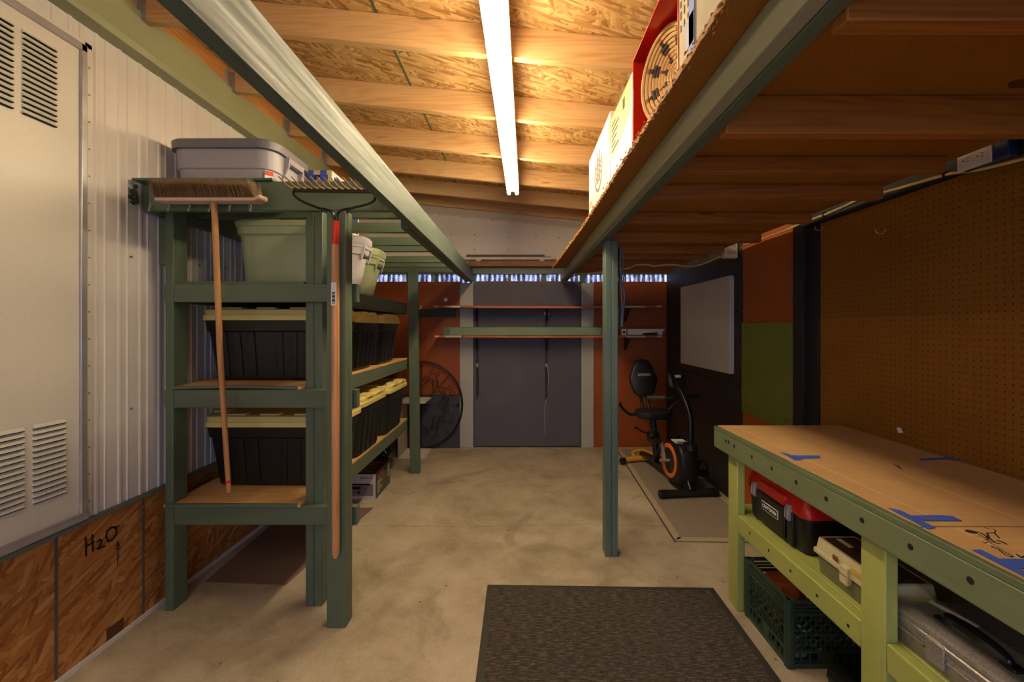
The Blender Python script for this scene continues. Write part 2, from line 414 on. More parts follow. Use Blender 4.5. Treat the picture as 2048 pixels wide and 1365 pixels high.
for px, py in ((949,470),(1018,476),(1072,474),(1118,476),(949,499),(1018,499),(986,440),(902,470)):
    MB().sphere((X_(px, YB), YB, Z_(py, YB)), 0.006, nu=8, nv=5).build('nail', INK, wb)
box('plate_beam', G[0], wb, XL, XR, 4.868, 4.904, 1.988, 2.066, 0.003)
for px0, px1 in ((940, 951), (1016, 1022), (1084, 1093), (812, 822), (868, 876), (1160, 1170)):
    box('stud', G[2], wb, X_(px0, 4.9), X_(px1, 4.9), 4.906, 4.94, 1.90, 1.99, 0.002)
box('sill_plate', plain('sill_raw', (120, 110, 96), 0.8), wb, -0.53, 0.70, YB-0.012, YB+0.02, 1.893, 1.908, 0.002)
box('outer_frame', DARK, wb, XL-0.05, XR+0.2, 4.99, 5.05, -0.02, 1.90, 0)
box('outer_frame', DARK, wb, XL-0.05, XR+0.2, 4.99, 5.05, 2.0, 3.0, 0)
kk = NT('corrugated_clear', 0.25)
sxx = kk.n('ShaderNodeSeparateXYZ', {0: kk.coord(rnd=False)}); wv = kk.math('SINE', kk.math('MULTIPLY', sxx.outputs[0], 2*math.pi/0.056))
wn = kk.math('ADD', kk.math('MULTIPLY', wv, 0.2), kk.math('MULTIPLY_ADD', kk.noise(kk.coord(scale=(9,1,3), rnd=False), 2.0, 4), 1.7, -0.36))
rib_shade_grime = kk.ramp(wn, [(0.30, (0.02, 0.02, 0.03)), (0.48, (0.22, 0.23, 0.30)), (0.75, (0.66, 0.68, 0.74))])  # sine stripes paint corrugation shading into the colour, noise adds dirt
tr = kk.n('ShaderNodeBsdfTransparent', {'Color': rib_shade_grime}); tl = kk.n('ShaderNodeBsdfTranslucent', {'Color': rib_shade_grime})
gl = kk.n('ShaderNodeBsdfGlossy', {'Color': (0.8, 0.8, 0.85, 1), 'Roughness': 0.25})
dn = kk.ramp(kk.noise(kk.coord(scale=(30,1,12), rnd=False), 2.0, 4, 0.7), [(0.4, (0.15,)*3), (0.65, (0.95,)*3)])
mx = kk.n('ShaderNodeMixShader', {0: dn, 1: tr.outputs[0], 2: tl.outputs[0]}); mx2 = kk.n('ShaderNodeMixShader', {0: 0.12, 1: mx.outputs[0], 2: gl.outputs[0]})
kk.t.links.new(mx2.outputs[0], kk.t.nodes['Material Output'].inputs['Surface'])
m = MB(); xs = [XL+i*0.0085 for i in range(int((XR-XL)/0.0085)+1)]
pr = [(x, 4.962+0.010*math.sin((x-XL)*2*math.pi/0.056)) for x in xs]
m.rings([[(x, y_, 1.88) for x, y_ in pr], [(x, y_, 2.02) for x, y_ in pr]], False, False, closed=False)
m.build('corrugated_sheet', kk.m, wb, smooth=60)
# back door panel and its trims
d2 = struct(box('door_2', BLUEGREY, None, -0.530, 0.697, YB-0.008, YB+0.018, 0.012, 1.895, 0.002), 'wide blue grey painted door panel in the back wall')
for x in (-0.505, 0.287):
    box('hinge_strap', plain('strap_dark', (48, 46, 50), 0.5, 0.3), d2, x, x+0.030, YB-0.016, YB-0.008, 0.60 if x < 0 else 0.56, 1.60, 0.001)
    box('catch', plain('catch_pale', (150, 140, 128), 0.5, 0.3), d2, x+0.002, x+0.028, YB-0.020, YB-0.016, 0.925, 0.965, 0.001)
    m = MB().tube(smoothpath([(x+0.004, YB-0.02, 0.92), (x+0.026, YB-0.028, 0.80), (x+0.022, YB-0.028, 0.60), (x+0.004, YB-0.022, 0.56)]), 0.004, 6); m.build('wire_loop', IRON, d2)
struct(box('trim_2', PALETRIM, None, -0.690, -0.534, YB-0.018, YB, 0, 1.885, 0.003), 'pale grey upright board beside the rust sheet and iron wall art')
struct(box('trim_3', PALETRIM, None, 0.702, 0.845, YB-0.018, YB, 0, 1.885, 0.003), 'pale grey upright board between the grey door and the bike corner')

# ---- right wall
kk = NT('pegboard', 0.6); vv = kk.coord(rnd=False)
c0 = kk.ramp(kk.noise(vv, 3.0, 5, 0.6), [(0.3, lin((118,70,4))), (0.7, lin((138,88,8)))])
c0 = kk.mix(0.25, c0, kk.ramp(kk.noise(vv, 220, 2), [(0.3, lin((96,54,4))), (0.7, lin((158,104,18)))]))
s3 = kk.n('ShaderNodeSeparateXYZ', {0: vv})
fy = kk.math('SUBTRACT', kk.math('FRACT', kk.math('DIVIDE', s3.outputs[1], 0.0254)), 0.5)
fz = kk.math('SUBTRACT', kk.math('FRACT', kk.math('DIVIDE', s3.outputs[2], 0.0254)), 0.5)
hole = kk.math('LESS_THAN', kk.math('ADD', kk.math('MULTIPLY', fy, fy), kk.math('MULTIPLY', fz, fz)), 0.012)
c0 = kk.mix(hole, c0, lin((26,16,10)))
gl_ = kk.ramp(kk.noise(kk.coord(scale=(1,5,24), rnd=False), 1.0, 4, 0.7), [(0.70, (0,0,0)), (0.74, (1,1,1))])
c0 = kk.mix(kk.math('MULTIPLY', gl_, 0.25), c0, lin((190,160,130)))
kk.base(c0)
wr = struct(box('wall_right', DARK, None, XR+0.03, XR+0.10, YF, 5.0, 0, 2.62, 0), 'right wall of pegboard, orange and black painted sheets')
box('pegboard', kk.m, wr, XR-0.004, XR+0.004, -0.6, 2.395, 0.60, 1.962, 0.001)
box('lower_sheet', plain('brown_sheet', (112, 62, 24), 0.6), wr, XR, XR+0.01, YF, 2.395, 0, 0.60, 0)
box('upright_post', plain('black_post', (30, 28, 32), 0.5), wr, XR-0.035, XR+0.02, 2.50, 2.588, 0, 2.06, 0.002)
box('upright_post', plain('black_post2', (20, 20, 28), 0.5), wr, XR-0.012, XR+0.02, 2.40, 2.497, 0, 2.06, 0.002)
box('header_strip', plain('black_header', (24, 26, 28), 0.6), wr, XR-0.040, XR+0.02, YF, 2.50, 1.965, 2.06, 0.002)
box('orange_sheet', ORANGE, wr, XR-0.010, XR+0.01, 2.59, 3.215, 0, 2.06, 0.001)
box('olive_sheet', OLIVEPANEL, wr, XR-0.028, XR-0.012, 2.60, 3.20, 0.745, 1.412, 0.002)
for yy, zz in ((2.66, 1.36), (3.14, 1.38), (3.15, 0.80), (2.66, 0.80)):
    MB().sphere((XR-0.029, yy, zz), 0.006, nu=8, nv=5).build('nail', plain('olive_dark', (74, 80, 34), 0.6), wr)
for y0, y1, z0, z1 in ((3.22, 4.05, 0, 0.93), (4.054, 4.9, 0, 0.93), (3.22, 4.05, 0.934, 1.50), (4.054, 4.9, 0.934, 1.50), (3.22, 4.9, 1.504, 2.06)):
    box('black_sheet', BLACKWALL, wr, XR-0.008, XR+0.01, y0, y1, z0, z1, 0.002)
box('cove_strip', BLACKWALL, wr, XR-0.0115, XR-0.008, 3.22, 3.27, 0.0, 2.06, 0.002)
m = MB()
def wr_pt(px, py, x=XR-0.045):
    Y = x*F/(px-VX); return (x, Y, Z_(py, Y))
wire = [wr_pt(*p) for p in ((1482,496),(1520,480),(1560,466),(1600,448),(1648,430),(1690,412),(1723,397),(1800,376),(1890,350),(1916,345),(1960,339),(2030,322),(2120,300),(2300,250))]
o = MB().tube(smoothpath(wire, 4), 0.006, 8).build('power_cable', WIREY); tag(o, 'yellow cable stapled along the black strip above the pegboard', 'cable')
for px, py in ((1648,430),(1890,350)):
    p = Vector(wr_pt(px, py)); MB().box(p.x-0.008, p.x+0.006, p.y-0.004, p.y+0.004, p.z-0.014, p.z+0.014).build('staple', INK, o)

# ---- front wall behind the viewer, with the open doorway that lets the daylight in
wf = sroot('wall_front', (0, YF, 0), 'front wall with an open doorway')
FW = plain('front_wall_board', (150, 140, 126), 0.7)
box('wall_sheet', FW, wf, XL-0.1, -0.75, YF-0.05, YF, 0, 3.0, 0); box('wall_sheet', FW, wf, 0.95, XR+0.1, YF-0.05, YF, 0, 3.0, 0)
box('wall_sheet', FW, wf, -0.75, 0.95, YF-0.05, YF, 2.1, 3.0, 0)

# ---- ceiling
def rz(x, y): return CZ+1.29+0.02*(y-1.95)-0.0997*(x+0.563)
ce = sroot('ceiling', (0, 0, 2.6), 'sloping roof of bare rafters under strand board sheathing')
RAFT = [-1.10, -0.489, 0.121, 0.731, 1.341, 1.951, 2.561, 3.171, 3.781, 4.391, 4.86]
for y in RAFT:
    x0, x1 = XL+0.04, XR+0.02; z0, z1 = rz(x0, y), rz(x1, y)
    MB().prism([(x0, z0), (x1, z1), (x1, z1+0.14), (x0, z0+0.14)], 1, y, y+0.038).build('rafter', FIR[0], ce, 0.002)
for x0, x1 in ((XL-0.05, -0.657), (-0.653, 0.563), (0.567, XR+0.10)):
    for y0, y1 in ((YF, 0.748), (0.752, 3.188), (3.192, 5.0)):
        q = [(x, y, rz(x, y)+0.141) for x, y in ((x0,y0),(x1,y0),(x1,y1),(x0,y1))]
        MB().rings([q, [(a, b, c+0.012) for a, b, c in q]]).build('strand_board_sheet', OSB_ROOF, ce)
for y0, y1 in ((YF, 0.748), (0.752, 3.188), (3.192, 4.9)):
    q = [(-0.662, y0, rz(-0.662, y0)+0.1395), (-0.650, y0, rz(-0.65, y0)+0.1395), (-0.650, y1, rz(-0.65, y1)+0.1395), (-0.662, y1, rz(-0.662, y1)+0.1395)]
    MB().rings([q, [(a, b, c+0.001) for a, b, c in q]]).build('sheet_joint', plain('teal_edge', (70, 92, 78), 0.6), ce)
led = MB().box(XL-0.02, XL+0.038, YF, 4.9, 2.757, 2.97).build('ledger', wood('ledger_fir', 1, (198, 138, 72), (216, 160, 92), (158, 98, 44)), ce, 0.002)
hm = MB()
for y0, y1 in ((-0.026, -0.001), (0.039, 0.064)): hm.box(0.0, 0.002, y0, y1, 0.0, 0.125)
for y0, y1 in ((-0.0025, -0.0005), (0.0385, 0.0405)): hm.box(0.0, 0.042, y0, y1, 0.0, 0.11)
hm.box(0.0, 0.048, -0.0025, 0.0405, -0.003, -0.0005)
hme = hm.mesh('joist_hanger', STEEL)
for y in RAFT[:-1]:
    o = bpy.data.objects.new('joist_hanger', hme); COL.objects.link(o); o.parent = led; ORG[o.name] = ORG['ceiling']
    o.location = Vector((XL+0.038, y, rz(XL+0.04, y)))-ORG['ceiling']

# ================================================================== BUILT-IN TIMBER
# ---- fluorescent light
fx0, fx1, fy0, fy1 = -0.098, -0.060, 1.22, 3.66
fl = thing('fluorescent_light', 'long two-tube fluorescent strip light glowing under the rafters', 'light', ((fx0+fx1)/2, 2.44, 2.51))
def flx(y): return fx0+(fx1-fx0)*(y-fy0)/(fy1-fy0)
m = MB(); m.rings([[(flx(y)+sx_*0.052, y, 2.562+dz) for sx_, dz in ((-1,0),(-0.55,-0.02),(0.55,-0.02),(1,0),(0.8,0.045),(-0.8,0.045))] for y in (fy0, fy1)])
m.build('housing', WHITEPL, fl, 0.002)
TUBE = emit('tube_glow', TUBE_COLOR, TUBE_STRENGTH)
for s in (-1, 1):
    MB().tube([(flx(y)+s*0.034, y, 2.524) for y in (fy0+0.03, fy1-0.02)], 0.0145, 12).build('tube', TUBE, fl)
    for y in (fy0+0.012, fy1-0.016):
        MB().tube([(flx(y)+s*0.034, y-0.012, 2.524), (flx(y)+s*0.034, y+0.012, 2.524)], 0.0155, 12).build('tube_cap', WHITEPL, fl)
for y in (fy0+0.011, fy1-0.011):
    box('socket', WHITEPL, fl, flx(y)-0.05, flx(y)+0.05, y-0.008, y+0.004, 2.542, 2.567, 0.002)
for y in (1.341, 2.561):
    for s in (-1, 1):
        MB().tube([(flx(y)+s*0.035, y+0.02, 2.602), (flx(y)+s*0.035, y+0.02, rz(-0.07, y)+0.004)], 0.0022, 6).build('hanging_wire', STEEL, fl)

# ---- added fill light: an unseen tube behind the viewer, brightening the right side
f2 = thing('added_fill_light', 'short single-tube fill light, added out of view behind the viewer', 'light', (-1.0, -0.6, 2.46))
box('housing', WHITEPL, f2, -1.04, -0.96, -1.20, -0.02, 2.50, 2.545, 0.003)
MB().tube([(-1.0, -1.18, 2.475), (-1.0, -0.04, 2.475)], 0.0145, 12).build('tube', emit('fill_tube_glow', TUBE_COLOR, FILL_STRENGTH), f2)
for y in (-1.189, -0.031): box('socket', WHITEPL, f2, -1.02, -0.98, y-0.008, y+0.008, 2.455, 2.50, 0.002)
for y in (-1.08, -0.47): MB().tube([(-1.0, y, 2.545), (-1.0, y, rz(-1.0, y)+0.004)], 0.003, 6).build('hanging_rod', STEEL, f2)

# ---- left storage loft
ll = thing('left_storage_loft', 'green timber loft frame over the tall shelf, hung with broom and rake', 'loft', (-1.15, 2.0, 0))
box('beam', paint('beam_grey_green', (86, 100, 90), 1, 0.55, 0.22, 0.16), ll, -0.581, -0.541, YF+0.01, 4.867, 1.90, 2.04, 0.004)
box('sister_beam', G[1], ll, -0.624, -0.582, 2.23, 4.867, 1.898, 2.035, 0.004)
hd = box('header', G[0], ll, X_(297, 1.955), -0.583, 1.955, 1.993, 1.916, 2.05, 0.003)
for y, z0 in ((2.27, 1.962), (2.61, 1.962), (3.02, 1.962), (3.27, 1.962), (3.83, 1.962), (4.12, 1.962), (4.50, 1.962)):
    box('joist', G[0], ll, -1.727, -0.626 if y > 2.3 else -0.583, y, y+0.038, z0, 2.022, 0.003)
box('wall_ledger', G[1], ll, -1.768, -1.729, 2.0, 4.867, 1.92, 2.05, 0.003)
box('cleat', G[2], ll, -1.768, -1.726, 2.085, 2.123, Z_(530, 2.085), 1.918, 0.003)
box('deck_board', paint('dark_green_edge', (54, 96, 78), 0, 0.5, worn=(190, 186, 170)), ll, -1.772, -1.13, 1.945, 2.59, 2.0505, 2.062, 0.001)
for y0 in (1.955, 1.994):
    box('post', G[2], ll, -0.887, -0.798, y0, y0+0.037, 0, 1.916, 0.003)
m = MB(); rnd = random.Random(3)
for i in range(34):
    z = Z_(372, 1.95)-rnd.random()*0.085; x = -1.764+rnd.uniform(-0.012, 0.012); y = 1.947+rnd.uniform(-0.004, 0.006)
    m.sphere((x, y, z), rnd.uniform(0.004, 0.011), nu=6, nv=4)
m.build('dried_paint_drips', plain('paint_drip', (20, 42, 36), 0.4), ll)
for px in (303, 340, 380, 420, 459, 500):
    D = 1.95; x = X_(px, D); z = Z_(412, D)
    MB().tube(smoothpath([(x, 1.957, z), (x+0.004, 1.935, z-0.004), (x+0.026, 1.905, z-0.034), (x+0.036, 1.895, z-0.038), (x+0.041, 1.895, z-0.02), (x+0.041, 1.897, z+0.004)], 4), 0.0026, 6).build('hook', STEEL, hd)
    MB().sphere((x, 1.952, z), 0.006, nu=8, nv=6).build('hook_collar', STEEL, hd)

# ---- right storage loft
rl = thing('right_storage_loft', 'particle board loft on fir joists and a green double beam with post', 'loft', (1.0, 2.0, 0))
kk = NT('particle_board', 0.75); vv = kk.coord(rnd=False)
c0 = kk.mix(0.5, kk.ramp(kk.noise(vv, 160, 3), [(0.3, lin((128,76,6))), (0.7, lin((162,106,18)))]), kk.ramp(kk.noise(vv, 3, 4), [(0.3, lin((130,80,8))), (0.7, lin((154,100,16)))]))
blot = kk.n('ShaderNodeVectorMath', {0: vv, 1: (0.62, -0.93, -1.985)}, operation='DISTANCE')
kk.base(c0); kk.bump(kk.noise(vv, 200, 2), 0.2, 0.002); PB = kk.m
m = MB(); rnd = random.Random(5); e = []
n_ = 300
for i in range(n_+1):
    y = YF+0.02+(4.36-YF)*i/n_; x = 0.383-0.045*max(0, (y-2.6)/1.75)+rnd.uniform(-0.0018, 0.0018); e.append((x, y))
poly = e+[(1.565, 4.38), (1.565, YF+0.02)]
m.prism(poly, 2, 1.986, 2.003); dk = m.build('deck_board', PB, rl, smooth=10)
m = MB()
for i in range(1400):
    t = rnd.random(); y = YF+0.1+(4.30-YF)*t; x = 0.383-0.045*max(0, (y-2.6)/1.75)+rnd.gauss(0.0, 0.006); z = 1.989+rnd.uniform(-0.008, 0.006); r = rnd.uniform(0.0015, 0.0045)
    m.add([(x-r,y-r,z),(x+r,y-r,z+r),(x,y+r*1.5,z-r*0.5),(x,y,z+r*1.5)], [(0,1,2),(0,1,3),(1,2,3),(0,2,3)])
o = m.build('frayed_edge', plain('frayed_fibre', (192, 140, 72), 0.8), dk); o['kind'] = 'stuff'
RBP = paint('lit_beam_side_paint', (146, 146, 120), 1, 0.5, 0.12, 0.14)  # lighter tone than the other board stands in for light on the aisle face
box('beam_board', RBP, rl, 0.460, 0.4975, YF+0.01, 4.867, 1.905, 1.9855, 0.003)
box('beam_board', G[1], rl, 0.4985, 0.536, YF+0.01, 4.867, 1.903, 1.9855, 0.003)
for y in (-1.1, -0.7, -0.3, 0.10, 0.40, 0.70, 1.11, 1.504, 1.80, 2.24, 2.71, 3.14, 3.40, 3.85, 4.30):
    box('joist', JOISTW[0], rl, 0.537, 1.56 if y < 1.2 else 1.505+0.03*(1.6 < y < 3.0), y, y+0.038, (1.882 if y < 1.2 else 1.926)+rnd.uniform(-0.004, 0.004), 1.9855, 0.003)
m = MB(); rr_ = [(min(1.56, 1.38+0.17*math.cos(a)*(1+0.25*math.sin(3*a+1)+0.1*math.sin(7*a))), 1.035+0.055*math.sin(a)*(1+0.2*math.cos(5*a)), 1.9858) for a in [2*math.pi*i/40 for i in range(40)]]
m.rings([rr_, [(a, b, c-0.0008) for a, b, c in rr_]]); m.build('water_stain', plain('dark_water_stain', (82, 46, 22), 0.7), dk)
for x0 in (0.512, 0.5505):
    box('post', paint('teal_post_paint', (88, 106, 94), 2, 0.42, 0.14, 0.12), rl, x0, x0+0.0375, 2.56, 2.649, 0, 1.903, 0.003)

# ---- tall green shelf
sh = thing('tall_shelf', 'tall dark green timber shelf of three plywood tiers against siding', 'shelf', (-1.35, 3.0, 0))
SY = 2.07
box('post', G[2], sh, -1.723, -1.683, SY, SY+0.089, 0, 2.05, 0.003)
box('post', G[2], sh, -1.060, -1.0195, SY+0.038, SY+0.127, 0, 1.955, 0.003)
box('post', G[2], sh, -1.0185, -0.977, SY+0.038, SY+0.127, 0, 1.955, 0.003)
MB().rings([[(x+dx, y, z) for x, y in ((-1.036,4.017),(-0.944,4.017),(-0.944,4.055),(-1.036,4.055))] for z, dx in ((0, 0), (1.96, -0.024))]).build('post', G[2], sh, 0.003)
box('post', G[2], sh, -1.760, -1.720, 3.93, 4.019, 0, 1.92, 0.003)
for zt, zb, nm in ((1.591, 1.502, 'A'), (1.077, 0.988, 'B'), (0.509, 0.419, 'C')):
    box('front_rail', G[0], sh, -1.682, X_(714, SY), SY, SY+0.0375, zb, zt, 0.003)
    box('side_rail', G[1], sh, -1.100, -1.062, SY+0.128, 4.016, zb, zt, 0.003)
    box('side_rail', G[1], sh, -1.760, -1.7235, SY+0.04, 3.929, zb, zt, 0.003)
    box('rear_rail', G[0], sh, -1.719, -1.101, 3.98, 4.016, zb, zt, 0.003)
    nx, ny = 10, 10; top = []; bot = []
    amp = {'A': 0.0, 'B': 0.007, 'C': 0.002}[nm]
    y0 = {'A': SY+0.02, 'B': SY-0.006, 'C': SY-0.012}[nm]; xr = -1.0615
    m = MB()
    def pz(x, y): 
        u = (x+1.72)/(1.72-1.0615)
        return zt+0.0015+amp*max(0, math.sin(math.pi*u))*max(0, 1-(y-y0)/0.5)
    g = [[(-1.72+(1.72+xr)*i/nx, y0+(4.015-y0)*(j/ny)**2) for i in range(nx+1)] for j in range(ny+1)]
    vs1 = [(x, y, pz(x, y)+0.0125) for row in g for x, y in row]; vs0 = [(x, y, pz(x, y)) for row in g for x, y in row]
    fs = []; N = (nx+1)*(ny+1)
    for j in range(ny):
        for i in range(nx):
            a = j*(nx+1)+i; fs += [(a, a+1, a+nx+2, a+nx+1), (N+a, N+a+nx+1, N+a+nx+2, N+a+1)]
    for i in range(nx):
        fs.append((i, N+i, N+i+1, i+1)); a = ny*(nx+1)+i; fs.append((a, a+1, N+a+1, N+a))
    for j in range(ny):
        a = j*(nx+1); fs.append((a, a+nx+1, N+a+nx+1, N+a)); b = a+nx; fs.append((b, N+b, N+b+nx+1, b+nx+1))
    m.add(vs1+vs0, fs); ply = m.build('shelf_board', G[0] if nm == 'A' else PLY, sh, smooth=30)
    if nm != 'A':
        m = MB(); xs = [-1.712+(1.712-1.075)*i/12 for i in range(13)]
        m.rings([[(x, y0-0.002, pz(x, y0)-0.0005), (x, y0-0.002, pz(x, y0)+0.0135), (x, y0+0.014, pz(x, y0)+0.0132), (x, y0+0.014, pz(x, y0)-0.0005)] for x in xs])
        m.build('painted_edge', G[0], ply)

# ================================================================== THINGS ON THE SHELF
def lid(m, cx, cy, hx, hy, z, h=0.045, r=0.06):
    m.rings([rr(cx, cy, hx-0.006, hy-0.006, r, z), rr(cx, cy, hx, hy, r, z+0.004), rr(cx, cy, hx, hy, r, z+h*0.45), rr(cx, cy, hx-0.004, hy-0.004, r, z+h*0.5),
             rr(cx, cy, hx-0.006, hy-0.006, r, z+h*0.92), rr(cx, cy, hx-0.014, hy-0.014, r, z+h), rr(cx, cy, hx-0.045, hy-0.045, r*0.7, z+h), rr(cx, cy, hx-0.052, hy-0.052, r*0.7, z+h-0.012)])
def black_tote(x0, x1, y0, y1, z0, h, label, group):
    cx, cy, hx, hy = (x0+x1)/2, (y0+y1)/2, (x1-x0)/2, (y1-y0)/2
    t = thing('storage_tote', label, 'storage bin', (cx, cy, z0), group)
    lh = 0.062; zb = z0+h-lh
    def hxz(z): return hx*(0.84+0.11*(z-z0)/(h-lh))
    def hyz(z): return hy*(0.80+0.13*(z-z0)/(h-lh))
    m = MB(); zz = [z0, z0+0.012, z0+0.03, zb-0.06, zb-0.055, zb]
    ex = [-0.012, 0, 0, 0, 0.008, 0.008]
    m.rings([rr(cx, cy, hxz(z)+e_, hyz(z)+e_, 0.05, z) for z, e_ in zip(zz, ex)])
    for i in range(-3, 4):                                     # vertical ribs on long and short sides
        if i != 0:
            for sy in (-1, 1):
                a = Vector((cx+i*hx*0.22*0.94, cy+sy*(hyz(z0+0.02)-0.004), z0+0.02)); b = Vector((cx+i*hx*0.22, cy+sy*(hyz(zb-0.06)-0.004), zb-0.06))
                m.bar(a, b, 0.035, 0.022, (0, 1, 0))
    for i in (-1.5, -0.5, 0.5, 1.5):
        for sx in (-1, 1):
            a = Vector((cx+sx*(hxz(z0+0.02)-0.004), cy+i*hy*0.36*0.94, z0+0.02)); b = Vector((cx+sx*(hxz(zb-0.06)-0.004), cy+i*hy*0.36, zb-0.06))
            m.bar(a, b, 0.04, 0.022, (1, 0, 0))
    m.build('body', BLACKPL, t, 0.003)
    m = MB(); lid(m, cx, cy, hx, hy, zb, lh, 0.055); l_ = m.build('lid', YELLOWLID, t)
    for sx in (-1, 1):
        for q in (-1, 1):
            m = MB(); bx_ = cx+sx*(hx-0.035); by = cy+q*hy*0.36
            m.rings([rr(bx_, by, 0.038, hy*0.20, 0.012, zb+lh-0.004), rr(bx_, by, 0.035, hy*0.18, 0.012, zb+lh+0.012)]); m.build('lid_clip', YELLOWLID, l_)
    for q in (-1, 0, 1):
        m = MB(); m.rings([rr(cx+q*hx*0.52, cy-hy*0.78, hx*0.16, 0.03, 0.01, zb+lh-0.004), rr(cx+q*hx*0.52, cy-hy*0.78, hx*0.15, 0.026, 0.01, zb+lh+0.008)]); m.build('lid_panel', YELLOWLID, l_)
    return t
zA, zB, zC = 1.6055, 1.0915, 0.5235
G1 = 'black and yellow bins on the tall shelf'
black_tote(-1.690, -1.005, 2.235, 2.67, zB+0.006, 0.380, 'black bin with yellow lid on middle shelf tier, behind the broom handle', G1)
black_tote(-1.690, -1.030, 2.70, 3.17, zB, 0.380, 'black bin with yellow lid on middle shelf tier, between two like bins', G1)
black_tote(-1.690, -1.030, 3.20, 3.70, zB, 0.380, 'black bin with yellow lid on middle shelf tier, nearest the back wall', G1)
black_tote(-1.690, -0.985, 2.25, 2.69, zC+0.002, 0.385, 'black bin with yellow lid on lowest shelf tier, at the broom end', G1)
black_tote(-1.690, -1.010, 2.72, 3.26, zC, 0.395, 'black bin with yellow lid on lowest shelf tier, between two like bins', G1)
black_tote(-1.690, -1.010, 3.30, 3.86, zC, 0.395, 'scuffed black bin with yellow lid on lowest shelf tier, nearest the back wall', G1)
# chalky scuff on the last bin
def sage_tote(name, label, x0, x1, y0, y1, z0, h, mat, lidmat=None, r=0.06, taper=0.86, handle=True, group=None):
    cx, cy, hx, hy = (x0+x1)/2, (y0+y1)/2, (x1-x0)/2, (y1-y0)/2
    t = thing(name, label, 'storage bin', (cx, cy, z0), group)
    lh = 0.04 if lidmat else 0.0; zt = z0+h-lh
    def q(z, s=0.0): k_ = taper+(1-taper)*(z-z0)/(h-lh); return rr(cx, cy, hx*k_-0.012+s, hy*k_-0.012+s, r, z, 7)
    m = MB(); m.rings([q(z0, -0.01), q(z0+0.012), q(zt-0.075), q(zt-0.07, 0.008), q(zt-0.03, 0.009), q(zt-0.028, 0.012), q(zt-0.004, 0.013), q(zt, 0.008), q(zt-0.003, -0.002), q(zt-0.05, -0.004), q(z0+0.02, -0.006)])
    m.build('body', mat, t)
    if lidmat:
        m = MB(); m.rings([rr(cx, cy, hx, hy, r, zt-0.012, 7), rr(cx, cy, hx+0.004, hy+0.004, r, zt, 7), rr(cx, cy, hx+0.004, hy+0.004, r, zt+lh*0.7, 7), rr(cx, cy, hx-0.006, hy-0.006, r, zt+lh, 7), rr(cx, cy, hx-0.04, hy-0.04, r*0.8, zt+lh, 7), rr(cx, cy, hx-0.045, hy-0.045, r*0.8, zt+lh-0.006, 7)])
        m.build('lid', lidmat, t)
    if handle:
        m = MB(); x = cx+hx
        m.rings([[(x-0.03, cy-0.055, zt-0.045), (x-0.004, cy-0.055, zt-0.035), (x-0.004, cy-0.055, zt-0.012), (x-0.03, cy-0.055, zt-0.012)], [(x-0.03, cy+0.055, zt-0.045), (x-0.004, cy+0.055, zt-0.035), (x-0.004, cy+0.055, zt-0.012), (x-0.03, cy+0.055, zt-0.012)]])
        for s in (-1, 1):
            m.prism([(x-0.035, zt-0.015), (x-0.004, zt-0.015), (x-0.008, zt-0.05), (x-0.03, zt-0.12)], 1, cy+s*0.062-0.006, cy+s*0.062+0.006)
        m.build('handle', mat, t, 0.002)
        box('handle_slot', plain('slot_shade', (70, 68, 72), 0.7), t, x-0.035, x-0.017, cy-0.05, cy+0.05, zt-0.085, zt-0.046, 0.002)
    return t
sage_tote('storage_tote', 'open sage green plastic bin on the top shelf tier behind the broom', -1.512, -0.998, 2.225, 2.60, zA, 0.335, SAGEPL, None, 0.05, 0.88, False)
sage_tote('storage_tote', 'pale grey lidded bin on the top shelf tier between two sage bins', -1.62, -0.968, 2.625, 2.862, zA, 0.345, PALEPL, PALEPL, 0.10, 0.84)
sage_tote('storage_tote', 'sage green lidded bin on the top shelf tier, on the back wall side', -1.62, -0.985, 2.885, 3.235, zA, 0.325, SAGEPL, SAGEPL, 0.13, 0.80)

# ---- loft load on the left: grey bin and printer box
t = thing('storage_tote', 'grey plastic bin with darker grey lid on the left loft deck', 'storage bin', (-1.47, 2.25, 2.063))
cx, cy, hx, hy, z0 = -1.475, 2.285, 0.262, 0.195, 2.0625
m = MB(); m.rings([rr(cx, cy, hx*k_, hy*k_, 0.075, z0+dz, 8) for k_, dz in ((0.89,0),(0.90,0.006),(0.925,0.098),(0.95,0.104),(0.972,0.205))]); m.build('body', GREYPL, t)
m = MB(); m.rings([rr(cx, cy, hx+e_, hy+e_, 0.085, z0+dz, 8) for e_, dz in ((-0.004,0.196),(0.008,0.198),(0.010,0.236),(0.004,0.243),(-0.03,0.243),(-0.036,0.236))]); m.build('lid', GREYLID, t)
m = MB(); xe = cx+hx*0.965
for s in (-1, 1): m.prism([(xe-0.02, z0+0.20), (xe+0.030, z0+0.20), (xe+0.026, z0+0.15), (xe-0.01, z0+0.08)], 1, cy+s*0.07-0.006, cy+s*0.07+0.006)
m.box(xe-0.006, xe+0.030, cy-0.07, cy+0.07, z0+0.165, z0+0.195); m.build('handle', GREYPL, t, 0.003)
p = Vector((cx+hx*0.83, cy-hy*0.80, z0+0.06)); nrm = Vector((0.75, -0.66, 0)).normalized(); sd = Vector((0.66, 0.75, 0)).normalized()
p = p+nrm*0.014; tilt = Vector((0.03, -0.03, 0))
def patch(name, mat, parent, c, u, v_, w, h, th=0.001):
    u, v_ = Vector(u).normalized(), Vector(v_).normalized(); n_ = u.cross(v_); c = Vector(c)
    m = MB(); q = [c+u*a*w/2+v_*b*h/2 for a, b in ((-1,-1),(1,-1),(1,1),(-1,1))]
    m.rings([[x-n_*th/2 for x in q], [x+n_*th/2 for x in q]]); return m.build(name, mat, parent)
lb = patch('label', WHITEP, t, p, sd, (0.05,-0.05,1), 0.040, 0.070)
